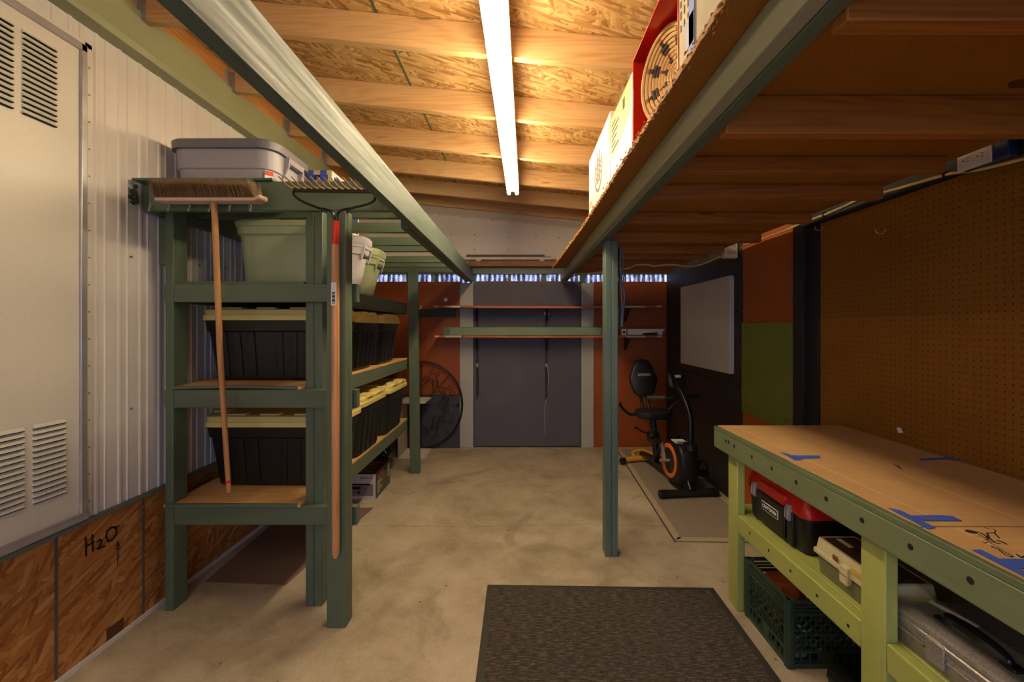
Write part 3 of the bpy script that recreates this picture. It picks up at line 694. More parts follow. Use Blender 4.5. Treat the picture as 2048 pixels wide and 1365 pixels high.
patch('label_band', plain('label_red', (200, 60, 30), 0.5), lb, p+Vector((0.0015,-0.002,0.022)), sd, (0.05,-0.05,1), 0.038, 0.022)
patch('label_print', plain('label_green', (70, 110, 70), 0.5), lb, p+Vector((0.0005,-0.001,-0.008)), sd, (0.05,-0.05,1), 0.028, 0.010)

t = thing('printer_box', 'white and blue printer carton with blue tape behind the grey bin', 'box', (-1.33, 2.8, 2.022))
bx0, bx1, by0, by1, bz0, bz1 = -1.47, -1.165, 2.64, 3.08, 2.0225, 2.352
box('carton', CARDPALE, t, bx0, bx1, by0, by1, bz0, bz1, 0.002)
box('side_print', WHITEP, t, bx1, bx1+0.001, by0+0.002, by1-0.002, bz0+0.002, bz1-0.002, 0)
box('side_panel_print', BLUEDK, t, bx1+0.001, bx1+0.0015, by0+0.03, by1-0.02, bz0+0.02, bz1-0.03, 0)
text('side_lettering', 'HL-L23', 0.062, (bx1+0.002, by0+0.15, bz1-0.085), '+x', WHITEP, t)
box('brand_patch', BLUEDK, t, -1.325, -1.190, by0-0.001, by0, 2.25, 2.325, 0)
text('brand_lettering', 'roth', 0.05, (-1.265, by0-0.0018, 2.285), '-y', WHITEP, t)
for x in (-1.315, -1.235): box('tape_strip', TAPE, t, x, x+0.038, by0-0.003, by0-0.0012, 2.268, bz1+0.001, 0)
o = MB().rings([[(-1.47,2.612,2.0225),(-1.205,2.612,2.0225),(-1.205,2.618,2.0225),(-1.47,2.618,2.0225)], [(-1.47,2.626,2.345),(-1.335,2.626,2.345),(-1.335,2.632,2.345),(-1.47,2.632,2.345)]]).build('cardboard_sheet', CARD)
tag(o, 'bare brown cardboard flap leaning on the printer carton', 'cardboard')

# ---- push broom
bm_ = thing('push_broom', 'push broom hung head up with brown bristles and pale block', 'broom', (-1.36, 1.92, 0.62))
D = 1.90; zb = Z_(404, D)
m = MB(); xa, xb = X_(322, D), X_(530, D)
m.rings([[(x, y, z+dz) for y, z in ((1.862, zb-0.006), (1.925, zb-0.006), (1.925, zb+0.016), (1.862, zb+0.012))] for x, dz in ((xa, 0.0), (xb-0.03, 0.0), (xb, 0.012))])
m.build('block', plain('pale_block', (206, 176, 156), 0.5, 0, 0.08, 10), bm_, 0.006, seg=3)
m = MB(); rnd = random.Random(11)
for i in range(3000):
    x = rnd.uniform(xa+0.004, xb-0.02); y = rnd.uniform(1.858, 1.926); L = rnd.uniform(0.070, 0.092)
    dx = -0.030*(0.4+rnd.random()*0.9)+rnd.gauss(0, 0.006); dy_ = (y-1.893)*0.4+rnd.gauss(0, 0.004); r = 0.0015
    a = Vector((x, y, zb+0.010)); b = a+Vector((dx, dy_, L))
    m.add([a+Vector((r,0,0)), a+Vector((-r,0,0)), b+Vector((0.0004,0,0)), a+Vector((0,-r*1.5,0))], [(0,1,2),(0,2,3),(1,3,2)])
kk = NT('bristle', 0.7); s3 = kk.n('ShaderNodeSeparateXYZ', {0: kk.coord(rnd=False)})
kk.base(kk.mix(kk.noise(kk.coord(rnd=False), 300, 2), lin((58,38,22)), lin((150,116,72))))
o = m.build('bristles', kk.m, bm_); o['kind'] = 'stuff'
MB().tube([(X_(430, D), 1.895, zb-0.004), (X_(440, 1.92), 1.92, Z_(700, 1.92)), (X_(456, 1.95), 1.955, Z_(985, 1.95))], [0.0125, 0.0125, 0.010], 12).build('handle', PINEH, bm_)
p = Vector((X_(455.2, 1.95), 1.953, Z_(961, 1.95))); MB().tube([p, p+Vector((0.0004, 0.0006, -0.012))], 0.0118, 12).build('red_mark', RED, bm_)

# ---- bow rake
rk = thing('bow_rake', 'bow rake with black tined head, red ferrule and long wooden handle', 'rake', (X_(671, 1.925), 1.925, 0.337))
D = 1.915; hxr = X_(671, D); zf = Z_(443, D)
MB().tube([(hxr, D, Z_(488, D)), (hxr, D, 0.95), (hxr-0.004, D+0.012, 0.355), (hxr-0.004, D+0.0125, 0.337)], [0.0165, 0.0175, 0.0165, 0.008], 14).build('handle', ASH, rk)
MB().tube([(hxr+0.001, D, Z_(490, D)), (hxr+0.002, D, zf+0.001)], [0.0178, 0.0135], 14).build('ferrule', RED, rk)
lb = box('label', WHITEP, rk, hxr-0.012, hxr+0.012, D-0.0185, D-0.0168, Z_(612, D), Z_(566, D), 0)
for i in range(9): box('barcode_bar', INK, lb, hxr-0.008, hxr+0.006, D-0.019, D-0.0186, Z_(608, D)+i*0.0058, Z_(608, D)+i*0.0058+0.0030*(1+(i*7 % 3)*0.3), 0)
bl, br_, zbar = X_(590, 1.90), X_(752, 1.90), Z_(382, 1.90)
for s in (0, 1):
    if s == 0: pts = [(bl, 1.89, zbar), (bl+0.006, 1.88, zbar-0.025), (bl+0.04, 1.885, Z_(405, 1.9)), (hxr-0.07, 1.90, Z_(416, 1.9)), (hxr-0.014, 1.912, Z_(424, 1.91)), (hxr-0.001, D, zf-0.02)]
    else: pts = [(br_, 1.89, zbar), (br_+0.004, 1.88, zbar-0.02), (br_-0.012, 1.885, Z_(407, 1.9)), (hxr+0.075, 1.90, Z_(417, 1.9)), (hxr+0.016, 1.912, Z_(424, 1.91)), (hxr+0.003, D, zf-0.02)]
    MB().tube(smoothpath(pts, 6), 0.0055, 8).build('bow', BLACKGLOSS, rk)
MB().bar((bl-0.004, 1.89, zbar), (br_+0.004, 1.89, zbar-0.006), 0.010, 0.018).build('head_bar', IRON, rk, 0.002)
RT = plain('worn_tine', (150, 120, 84), 0.5, 0.4, 0.3, 40)
for i in range(14):
    x = bl+(br_-bl)*i/13; z = zbar-0.006*i/13
    MB().tube(smoothpath([(x, 1.889, z+0.006), (x-0.014, 1.868, z+0.010), (x-0.026, 1.852, z+0.026), (x-0.040, 1.838, z+0.045)], 4), [0.0036]*9+[0.0028]*3+[0.0015], 6).build('tine', RT, rk)

# ================================================================== LEFT FLOOR
o = MB().prism([(X_(408, 2.30), 2.30), (X_(570, 2.275), 2.275), (-1.12, 3.25), (-1.745, 3.25)], 2, 0.0, 0.005).build('floor_sheet', plain('brown_hardboard', (118, 98, 82), 0.7, 0, 0.12, 5), bevel=0.001)
tag(o, 'flat brown hardboard sheet lying on the concrete under the tall shelf', 'board')
t = thing('radio_box', 'retail box picturing a silver car stereo, on concrete under the shelf', 'box', (-1.36, 3.6, 0))
x0, x1, y0, y1, h = -1.56, -1.155, 3.417, 3.79, 0.203
box('carton', plain('box_black_print', (34, 32, 34), 0.4), t, x0, x1, y0, y1, 0, h, 0.002)
box('front_print', plain('box_white_print', (206, 200, 204), 0.5), t, x0, x1-0.001, y0-0.001, y0, 0.001, h-0.001, 0)
u = box('stereo_picture', plain('stereo_silver', (130, 118, 134), 0.4), t, x0+0.02, x1-0.022, y0-0.002, y0-0.001, 0.028, 0.122, 0)
box('stereo_edge', DARK, u, x0+0.02, x1-0.045, y0-0.0022, y0-0.002, 0.115, 0.126, 0)
box('stereo_display', DARK, u, x0+0.05, x1-0.12, y0-0.003, y0-0.002, 0.080, 0.103, 0)
MB().tube([(x1-0.135, y0-0.003, 0.055), (x1-0.135, y0-0.002, 0.055)], 0.011, 14).build('stereo_knob', DARK, u)
for i in range(3): MB().tube([(x1-0.158-0.013*i, y0-0.003, 0.058), (x1-0.158-0.013*i, y0-0.002, 0.058)], 0.003, 8).build('stereo_button', DARK, u)
text('front_lettering', 'Bluetooth', 0.024, (x1-0.062, y0-0.0015, 0.172), '-y', INK, t, 0.8)
box('bluetooth_mark', INK, t, x1-0.118, x1-0.110, y0-0.002, y0-0.001, 0.162, 0.182, 0.002)
box('side_print', plain('side_olive', (84, 82, 60), 0.5), t, x1, x1+0.001, y0+0.01, y1-0.01, 0.012, 0.15, 0)
box('side_red_band', plain('band_red', (150, 50, 36), 0.5), t, x1+0.001, x1+0.0015, y0+0.02, y0+0.19, 0.152, 0.178, 0)
for i in range(6): box('side_text_line', WHITEP, t, x1+0.001, x1+0.0016, y0+0.03, y0+0.10+0.03*((i*5) % 3), 0.035+i*0.018, 0.039+i*0.018, 0)
for i in range(7): box('side_text_line', WHITEP, t, x1+0.001, x1+0.0016, y1-0.06-0.02*(i % 2), y1-0.02, 0.080+i*0.016, 0.085+i*0.016, 0)
for i in range(5): box('top_text_line', WHITEP, t, x0+0.16+0.03*(i % 3), x1-0.05-0.04*(i % 2), y0+0.05+0.06*i, y0+0.056+0.06*i, h, h+0.0006, 0)
t = thing('black_work_light', 'black coiled work lamp with pale tie on concrete behind the radio box', 'work light', (-1.385, 4.30, 0))
m = MB(); m.rings([rr(-1.385, 4.30, 0.085*s, 0.11*s, 0.05, z) for z, s in ((0,0.9),(0.02,1),(0.13,0.95),(0.18,0.7),(0.20,0.4))]); m.build('body', BLACKGLOSS, t)
MB().tube(smoothpath([(-1.31, 4.20, 0.012), (-1.30, 4.17, 0.10), (-1.33, 4.16, 0.18), (-1.37, 4.20, 0.21), (-1.32, 4.19, 0.12), (-1.29, 4.20, 0.05)], 6), 0.008, 8).build('cord', BLACKPL, t)
MB().tube([(-1.325, 4.155, 0.19), (-1.300, 4.150, 0.15)], 0.004, 6).build('cable_tie', WHITEPL, t)
t = thing('white_side_table', 'white C-shaped laminate side table standing by the iron wall art', 'table', (-1.14, 4.64, 0))
W2 = plain('white_laminate', (214, 206, 198), 0.5, 0, 0.03)
box('base_board', W2, t, -1.285, -0.998, 4.48, 4.80, 0, 0.017, 0.001)
box('top_board', W2, t, -1.285, -0.998, 4.48, 4.80, 0.577, 0.594, 0.001)
box('side_board', plain('laminate_inner', (190, 172, 140), 0.5), t, -1.285, -1.268, 4.48, 4.80, 0.017, 0.577, 0.001)
o = MB().rings([[(-1.42,4.862,0),(-0.689,4.862,0),(-0.689,4.878,0),(-1.42,4.878,0)], [(-1.42,4.884,0.606),(-0.689,4.884,0.606),(-0.689,4.900,0.606),(-1.42,4.900,0.606)]]).build('leaning_panel', plain('slate_panel', (60, 56, 68), 0.6, 0, 0.12, 5), bevel=0.002)
tag(o, 'dark slate panel leaning on the rust sheet behind the iron wall art', 'panel')
# iron wall art
t = thing('iron_wall_art', 'round wrought iron wall art with scrolls leaning on the rust sheet', 'wall art', (-1.12, 4.84, 0.0))
AC = Vector((-1.12, 4.845, 0.500)); AR = 0.468
def ap(r, a): return AC+Vector((r*math.cos(a), 0.018*math.sin(a)*r/AR, r*math.sin(a)*1.05))
for dr, r in ((0, 0.008), (0.012, 0.004)):
    MB().tube([ap(AR-dr, 2*math.pi*i/72) for i in range(73)], r, 6, False).build('rim', IRON, t)
def scroll(c, r, a0, turns, sgn):
    return [c+Vector((rr2*math.cos(a0+sgn*2*math.pi*turns*s), -0.004, rr2*math.sin(a0+sgn*2*math.pi*turns*s))) for s, rr2 in [(i/22, r*(1-0.8*i/22)) for i in range(23)]]
for kq in range(8):
    a = math.pi*kq/4
    MB().tube([ap(0.02, a), ap(AR*0.90 if kq % 2 == 0 else AR*0.97, a)], 0.005, 6).build('spoke', IRON, t)
    if kq % 2 == 0:
        e_ = ap(AR*0.9, a); MB().sphere(e_, 0.014, nu=8, nv=6).build('finial', IRON, t)
        MB().tube([ap(AR*0.88, a+0.05), ap(AR*0.88, a-0.05)], 0.005, 6).build('finial_bar', IRON, t)
    for s in (-1, 1):
        c = ap(AR*0.62, a+s*0.20); st = ap(AR*0.40, a)
        sp_ = scroll(c, 0.05, a-s*math.pi/2+math.pi, 1.35, s)
        MB().tube(smoothpath([st, (st+sp_[0])/2+Vector((0,0,0.008))]+sp_[::2], 3), 0.004, 6).build('scroll', IRON, t)
        c2 = ap(AR*0.80, a+s*0.26 if kq % 2 else a+s*0.30); sp2 = scroll(c2, 0.036, a+math.pi+s*0.4, 1.2, -s)
        st2 = ap(AR*0.55, a)
        MB().tube(smoothpath([st2, (st2*0.4+sp2[0]*0.6)]+sp2[::2], 3), 0.0035, 6).build('scroll', IRON, t)

# ================================================================== BACK WALL FITTINGS
SHW = plain('rust_shelf_paint', (176, 92, 44), 0.5, 0, 0.08, 6)
PALEEDGE = plain('pale_edge_paint', (182, 180, 160), 0.6)
def wall_shelf(label, zt, zbot, x0, x1, sag):
    t = thing('wall_shelf', label, 'shelf', ((x0+x1)/2, 4.78, zbot))
    xs = [x0+(x1-x0)*i/24 for i in range(25)]
    def sg(x): return -sag*math.sin(math.pi*(x-x0)/(x1-x0))
    m = MB(); m.rings([[(x, 4.65, zbot+sg(x)), (x, 4.895, zbot), (x, 4.895, zt), (x, 4.65, zt+sg(x))] for x in xs]); m.build('board', SHW, t, 0.001)
    for a, b, mt in ((x0, x0+0.045, PALEEDGE), (x0+0.115, x0+0.29, PALEEDGE), (x0+0.29, x0+0.315, BLUEGREY), (x1-0.40, x1-0.19, PALEEDGE), (x1-0.07, x1-0.01, PALEEDGE)):
        q = sg((a+b)/2); box('edge_patch', mt, t, a, b, 4.6485, 4.651, zbot+q+0.001, zt+q-0.001, 0)
    for x in (-0.49, 0.302, 1.2):
        m = MB().prism([(4.885, zbot), (4.66, zbot), (4.66, zbot-0.012), (4.87, zbot-0.15), (4.885, zbot-0.15)], 0, x-0.010, x+0.010); m.build('bracket', plain('bracket_dark', (52, 50, 48), 0.5, 0.3), t, 0.001)
    return t
wall_shelf('long rust painted wall shelf, empty, above the one with the green board', 1.618, 1.596, -0.938, 1.553, 0.008)
wall_shelf('long rust painted wall shelf carrying the green board and white tray', 1.291, 1.269, -0.930, 1.560, 0.004)
o = box('green_board', G[0], None, X_(886, 4.70), X_(1211, 4.70), 4.695, 4.733, 1.2925, 1.384, 0.002); tag(o, 'long sage green board standing on edge on the lower wall shelf, at the back', 'board')
o = box('green_board', paint('green_board_front', (112, 132, 100), 0, 0.5), None, X_(899, 4.68), X_(1202, 4.68), 4.672, 4.691, 1.2925, 1.378, 0.002); tag(o, 'shorter thin sage board leaning in front of the long one on the shelf', 'board')
m = MB(); D = 4.72
xa, xb = X_(1254, D), X_(1327, D)
m.prism([(xa, 1.296), (xa+0.16, 1.296), (xa+0.17, 1.315), (xb-0.08, 1.325), (xb-0.06, 1.296), (xb-0.025, 1.296), (xb-0.02, 1.335), (xb, 1.352), (xb, 1.362), (xa, 1.362)], 1, 4.68, 4.86)
o = m.build('paint_tray', WHITEPL, bevel=0.003); tag(o, 'white plastic paint tray on the lower wall shelf', 'tray')
t = thing('small_box', 'little white box with dark mark next to the paint tray', 'box', (1.145, 4.72, 1.2925))
box('carton', WHITEP, t, 1.12, 1.172, 4.70, 4.75, 1.2925, 1.362, 0.002); MB().tube([(1.146, 4.6995, 1.326), (1.146, 4.6985, 1.326)], 0.018, 4).build('dark_mark', INK, t)
o = box('green_ledge', plain('dark_green_ledge', (44, 56, 50), 0.6), None, -1.22, -0.735, 4.868, 4.904, 1.50, 1.585, 0.002); tag(o, 'dark green ledge board fixed to the rust sheet left of the wall shelf', 'board')
t = thing('paint_brush', 'small dark scrub brush with pale handle resting on the dark ledge', 'brush', (-1.19, 4.87, 1.585))
box('bristles', BLACKSOFT, t, -1.215, -1.165, 4.868, 4.895, 1.597, 1.640, 0.002)
MB().tube(smoothpath([(-1.215, 4.88, 1.592), (-1.16, 4.88, 1.590), (-1.135, 4.88, 1.60), (-1.132, 4.88, 1.632)], 4), 0.006, 8).build('handle', plain('cream_handle', (206, 190, 140), 0.5), t)
o = MB().tube([(X_(891.5, YB), YB-0.006, Z_(600, YB)), (X_(891.5, YB), YB-0.001, Z_(600, YB))], 0.021, 16).build('daylit_hole_disc', WHITEPL); tag(o, 'small white disc standing for daylight through the rust sheet above the wall shelf', 'light_spot')  # white disc in place of daylight coming through a hole
t = thing('pull_cord', 'pale cord hanging down the blue grey door from a white tag', 'cord', (0.30, YB-0.02, 0.15))
MB().tube(smoothpath([(0.31, YB-0.026, 0.97), (0.325, YB-0.026, 0.80), (0.31, YB-0.026, 0.60), (0.285, YB-0.02, 0.45), (0.283, YB-0.02, 0.25), (0.29, YB-0.02, 0.15)], 6), 0.004, 6).build('cord', plain('cord_pale', (170, 160, 146), 0.7), t)
MB().rings([[(0.305+a, YB-0.025, 1.535+b) for a, b in ((0,-0.045),(0.035,0.0),(0,0.04),(-0.035,0.005))], [(0.305+a, YB-0.023, 1.535+b) for a, b in ((0,-0.045),(0.035,0.0),(0,0.04),(-0.035,0.005))]]).build('tag', WHITEP, t)
MB().tube(smoothpath([(0.285, YB-0.024, 1.52), (0.24, YB-0.026, 1.45), (0.25, YB-0.026, 1.37), (0.29, YB-0.024, 1.34)], 6), 0.003, 6).build('loop', plain('cord_pale2', (140, 134, 130), 0.7), t)
# lumber stacked on the plate beam
def bar_thing(name, mat, label, cat, x0, x1, y0, y1, z0, z1, bev=0.002):
    return tag(box(name, mat, None, x0, x1, y0, y1, z0, z1, bev), label, cat)
bar_thing('stored_plank', LUMBER, 'brown plank lying on the beam over the back wall', 'plank', X_(936, 4.84), X_(1118, 4.84), 4.80, 4.90, 2.0665, 2.128)
for px in (957.5, 1083.5): bar_thing('spacer_block', WHITEPL, 'short white spacer block between the brown plank and white strip', 'block', X_(px-5, 4.85), X_(px+5, 4.85), 4.83, 4.89, 2.1285, 2.147, 0.001)['group'] = 'white spacer blocks'
bar_thing('white_strip', plain('white_strip_paint', (206, 198, 186), 0.5), 'long white strip of trim stacked over the brown plank', 'trim strip', X_(926, 4.85), X_(1111, 4.85), 4.83, 4.895, 2.1475, 2.176)
bar_thing('black_bar', plain('black_bar_mat', (54, 50, 52), 0.5, 0, 0.2), 'slim black bar lying on top of the white trim strip', 'bar', X_(933, 4.85), X_(1089, 4.85), 4.84, 4.875, 2.1765, 2.205)
bar_thing('thin_rod', IRON, 'thin dark rod beside the slim black bar', 'rod', X_(1040, 4.88), X_(1102, 4.88), 4.877, 4.889, 2.1765, 2.19)

# ================================================================== RIGHT WALL FITTINGS
t = thing('blank_canvas', 'blank white stretched canvas hung on the black wall', 'canvas', (XR-0.03, 3.86, 1.013))
box('canvas_face', CANVAS, t, XR-0.049, XR-0.0085, 3.345, 4.36, 1.013, 1.787, 0.004)
t = thing('outlet_plate', 'white duplex outlet plate on a blue box over the pegboard', 'outlet', (1.61, 1.50, 1.94))
box('plate', WHITEPL, t, 1.598, 1.604, 1.447, 1.560, 1.943, 2.014, 0.002)
box('junction_box', plain('blue_box', (30, 56, 96), 0.4), t, 1.604, 1.637, 1.40, 1.555, 1.945, 2.03, 0.003)
for yy in (1.480, 1.527):
    r_ = box('receptacle', WHITEP, t, 1.5968, 1.598, yy-0.017, yy+0.017, 1.964, 1.993, 0.003)
    for dz in (-0.006, 0.006): box('slot', INK, r_, 1.5962, 1.5968, yy-0.010, yy-0.001, 1.978+dz-0.001, 1.978+dz+0.001, 0)
    MB().tube([(1.5962, yy+0.009, 1.978), (1.5968, yy+0.009, 1.978)], 0.0025, 8).build('ground_hole', INK, r_)
t = thing('outlet_tap', 'cream six-way outlet tap where the white wires meet the cable', 'outlet', (1.62, 3.30, 1.90))
D = 3.28; xa, xb, za, zb = X_(1448, D), X_(1476, D), Z_(516, D), Z_(481, D)
CRM = plain('cream_plastic', (214, 200, 168), 0.4)
box('body', CRM, t, xa, xb, D, D+0.045, za, zb, 0.005)
for i in range(3):
    for j in range(2):
        x = xa+0.030+0.026*i; z = za+0.036+0.052*j
        for dx in (-0.006, 0.006): box('slot', INK, t, x+dx-0.0015, x+dx+0.0015, D-0.0008, D, z+0.004, z+0.013, 0)
        MB().tube([(x, D-0.0008, z-0.004), (x, D, z-0.004)], 0.003, 8).build('ground_hole', INK, t)
box('side_switch', plain('switch_red', (150, 30, 24), 0.4), t, xb, xb+0.005, D+0.01, D+0.04, za+0.02, za+0.05, 0.002)
box('mount_block', BLACKWALL, t, xb-0.03, XR-0.012, D+0.045, D+0.08, za, zb, 0.002)
o = MB().tube(smoothpath([(X_(1447, 3.30), 3.30, Z_(511, 3.30)), (X_(1400, 3.6), 3.6, Z_(530, 3.6)), (X_(1370, 3.8), 3.8, Z_(533, 3.8)), (X_(1352, 3.83), 3.83, Z_(530, 3.83)), (X_(1340, 3.84), 3.84, 1.945), (X_(1322, 3.84), 3.84, Z_(531, 3.84)), (X_(1306, 3.84), 3.84, Z_(532.5, 3.84)), (X_(1296, 3.84), 3.84, 1.945), (X_(1270, 3.86), 3.83, Z_(531, 3.86)), (X_(1250, 3.9), 3.8, Z_(540, 3.9)), (X_(1200, 4.0), 3.9, Z_(544, 3.9)), (X_(1165, 4.1), 4.2, Z_(549, 4.2)), (0.50, 4.6, Z_(556, 4.6))], 5), 0.007, 8).build('white_wire', plain('wire_white', (206, 190, 160), 0.5)); tag(o, 'white flex draped along the rear joists to the outlet tap', 'cable')
t = thing('cord_bundle', 'bundle of teal and grey cords hanging behind the green post', 'cord', (0.63, 2.69, 1.27))
rnd = random.Random(2)
for i, (c, r) in enumerate(((TEAL, 0.007), (plain('cord_grey', (120, 118, 120), 0.5), 0.005), (plain('cord_dark', (44, 44, 50), 0.5), 0.006), (plain('cord_lilac', (136, 124, 140), 0.5), 0.004), (TEAL, 0.005))):
    x = 0.605+0.011*i; z1 = 1.882
    pts = [(x, 2.70+0.008*(i % 2), z1)]+[(x+rnd.uniform(-0.010, 0.012), 2.70+rnd.uniform(-0.01, 0.012), z1-0.10*q) for q in range(1, 6)]
    MB().tube(smoothpath(pts, 5), r, 7).build('cord', c, t)
for px, py in ((1771, 468), (1646, 461)):
    Y = (XR-0.004)*F/(px-VX); z = Z_(py, Y)
    o = MB().tube(smoothpath([(XR-0.004, Y, z+0.025), (XR-0.012, Y, z+0.004), (XR-0.030, Y, z), (XR-0.042, Y+0.004, z+0.006), (XR-0.046, Y+0.006, z+0.022)], 4), 0.0022, 6).build('peg_hook', STEEL)
    tag(o, 'bent steel hook in the pegboard near the black post' if px < 1700 else 'bent steel hook out in the middle of the pegboard top', 'hook')
m = MB(); Y = (XR-0.0045)*F/(1799-VX)
o = MB().prism([(Y-0.018, Z_(861, Y)-0.006), (Y+0.004, Z_(861, Y)-0.014), (Y+0.014, Z_(861, Y)+0.008), (Y-0.006, Z_(861, Y)+0.012)], 0, XR-0.006, XR-0.0042).build('paper_scrap', WHITEP); tag(o, 'torn white paper scrap stuck low on the pegboard', 'paper')

# ================================================================== FLOOR MATS
kk = NT('mat_pile', 0.95); vv = kk.coord(rnd=False)
p1 = kk.noise(kk.coord(scale=(26, 150, 1), rnd=False), 1.0, 3); p2 = kk.noise(vv, 260, 2)
kk.base(kk.ramp(kk.math('ADD', kk.math('MULTIPLY', p1, 0.6), kk.math('MULTIPLY', p2, 0.4)), [(0.36, lin((30,27,26))), (0.5, lin((62,55,50))), (0.66, lin((112,98,86)))])); kk.bump(p2, 0.6, 0.004)
MAT1 = kk.m
t = thing('door_mat', 'large charcoal ribbed door mat with black rubber border on the concrete', 'mat', (0.42, 1.75, 0))
c = [(-0.172, 1.25), (1.012, 1.25), (1.020, 2.250), (-0.174, 2.278)]
m = MB(); m.rings([[(x, y, 0.0) for x, y in c], [(x, y, 0.006) for x, y in c]]); m.build('rubber_border', plain('rubber', (50, 48, 44), 0.6, 0, 0.12), t, 0.003)
c2 = [(-0.140, 1.28), (0.980, 1.28), (0.986, 2.222), (-0.142, 2.246)]
m = MB(); m.rings([[(x, y, 0.004) for x, y in c2], [(x, y, 0.0095) for x, y in c2]]); m.build('pile_field', MAT1, t, 0.002)
t = thing('exercise_mat', 'grey beige woven mat with pale binding under the exercise bike', 'mat', (1.35, 3.8, 0))
c = [(0.998, 2.74), (1.655, 2.72), (1.672, 4.86), (1.092, 4.86)]
kk = NT('woven_mat', 0.95); vv = kk.coord(rnd=False)
kk.base(kk.ramp(kk.noise(vv, 130, 3, 0.7), [(0.3, lin((112,100,88))), (0.7, lin((168,154,138)))])); kk.bump(kk.noise(vv, 200, 2), 0.5, 0.003)
m = MB(); m.rings([[(x, y, 0.0) for x, y in c], [(x, y, 0.007) for x, y in c]]); m.build('field', kk.m, t, 0.002)
def edge_strip(a, b, w, inner, name, mat, z0, z1):
    a, b, inner = Vector((*a, 0)), Vector((*b, 0)), Vector((*inner, 0)); d = (b-a).normalized(); nn = Vector((-d.y, d.x, 0))
    if (inner-a).dot(nn) < 0: nn = -nn
    q = [a, b, b+nn*w-d*w*0.7, a+nn*w+d*w*0.7]
    MB().rings([[(p.x, p.y, z0) for p in q], [(p.x, p.y, z1) for p in q]]).build(name, mat, t, 0.001)
BIND = plain('pale_binding', (176, 158, 132), 0.9, 0, 0.08, 40)
for i in range(4): edge_strip(c[i], c[(i+1) % 4], 0.048, (1.35, 3.8), 'binding', BIND, 0.006, 0.0085)
m = MB(); a, b = Vector((0.998, 2.74, 0)), Vector((1.092, 4.86, 0))
for i in range(150):
    p = a.lerp(b, i/150); m.box(p.x-0.005, p.x+0.002, p.y, p.y+0.007, 0.0, 0.0078)
o = m.build('stitched_edge', INK, t); o['kind'] = 'stuff'

# ================================================================== EXERCISE BIKE
bk = thing('exercise_bike', 'black recumbent exercise bike with orange ring and yellow rear foot', 'exercise bike', (1.34, 3.85, 0.0085))
BA = math.radians(6.0); BO = Vector((1.362, 3.445, 0.0088))
def B(u, v, z): return BO+Vector((u*math.cos(BA)-v*math.sin(BA), u*math.sin(BA)+v*math.cos(BA), z))
fs = MB().tube([B(-0.235, 0, 0.032), B(0.235, 0, 0.032)], 0.029, 14).build('front_foot', BLACKSOFT, bk)
for s in (-1, 1):
    MB().tube([B(s*0.182, 0, 0.032), B(s*0.244, 0, 0.032)], 0.033, 14).build('foot_cap', BLACKPL, fs)
MB().tube([B(0.02, 0.0, 0.045), B(0.02, 0.04, 0.10), B(0.02, 0.09, 0.16)], 0.040, 12).build('front_strut', BLACKGLOSS, bk)
prof = [(0.02,0.10),(-0.005,0.20),(0.0,0.33),(0.03,0.385),(0.09,0.40),(0.30,0.385),(0.37,0.34),(0.42,0.24),(0.40,0.14),(0.32,0.075),(0.20,0.055),(0.08,0.075)]
m = MB(); us = [(-0.066,0.86),(-0.058,0.95),(-0.045,1.0),(0.075,1.0),(0.088,0.95),(0.096,0.86)]; pc = (0.2, 0.23)
m.rings([[B(u, pc[0]+(v-pc[0])*s, pc[1]+(z-pc[1])*s) for v, z in prof] for u, s in us]); body = m.build('flywheel_shroud', BLACKPL, bk, smooth=40)
MB().tube([B(0.03, 0.03, 0.375), B(0.03, 0.03, 0.42)], [0.060, 0.055], 16).build('mast_collar', BLACKPL, bk)
def ring(name, mat, u0, u1, ro, ri, c, n=40):
    m = MB(); rs = []
    for i in range(n+1):
        a = 2*math.pi*i/n
        rs.append([B(u, c[0]+r*math.cos(a), c[1]+r*math.sin(a)) for u, r in ((u0, ri), (u1, ri), (u1, ro), (u0, ro))])
    m.rings(rs, False, False); return m.build(name, mat, bk)
PC = (0.205, 0.235)
ring('orange_ring', plain('orange_ring', (226, 116, 36), 0.4, 0, 0.05), -0.074, -0.055, 0.142, 0.108, PC)
MB().tube([B(-0.066, *PC), B(-0.060, *PC)], 0.106, 30).build('ring_disc', BLACKPL, bk)
MB().tube([B(-0.15, *PC), B(0.175, *PC)], 0.014, 12).build('crank_axle', STEEL, bk)
MB().bar(B(-0.105, *PC), B(-0.115, PC[0]+0.05, PC[1]+0.15), 0.014, 0.026, (1,0,0)).build('crank_arm', STEEL, bk, 0.003)
MB().bar(B(0.135, *PC), B(0.145, PC[0]-0.05, PC[1]-0.10), 0.014, 0.026, (1,0,0)).build('crank_arm', STEEL, bk, 0.003)
for s, c in ((-1, (-0.17, PC[0]+0.055, PC[1]+0.16)), (1, (0.20, PC[0]-0.055, PC[1]-0.10))):
    pd = MB(); pd.rings([[B(c[0]+a*0.045, c[1]+b*0.05, c[2]+z) for a, b in ((-1,-0.8),(-0.8,-1),(0.8,-1),(1,-0.8),(1,0.8),(0.8,1),(-0.8,1),(-1,0.8))] for z in (-0.016, 0.016)]); pd = pd.build('pedal', BLACKPL, bk, 0.004)
    m = MB(); rs = []
    for i in range(13):
        a = math.pi*i/12; x_, z_ = c[0]+0.048*math.cos(a), c[2]+0.012+0.095*math.sin(a)
        rs.append([B(x_, c[1]+d_, z_) if k2 < 2 else B(c[0]+(x_-c[0])*0.92, c[1]+d_, c[2]+0.012+(z_-c[2]-0.012)*0.95) for k2, d_ in ((0,-0.018),(1,0.018),(2,0.018),(3,-0.018))])
    m.rings(rs); m.build('pedal_strap', BLACKSOFT, pd)
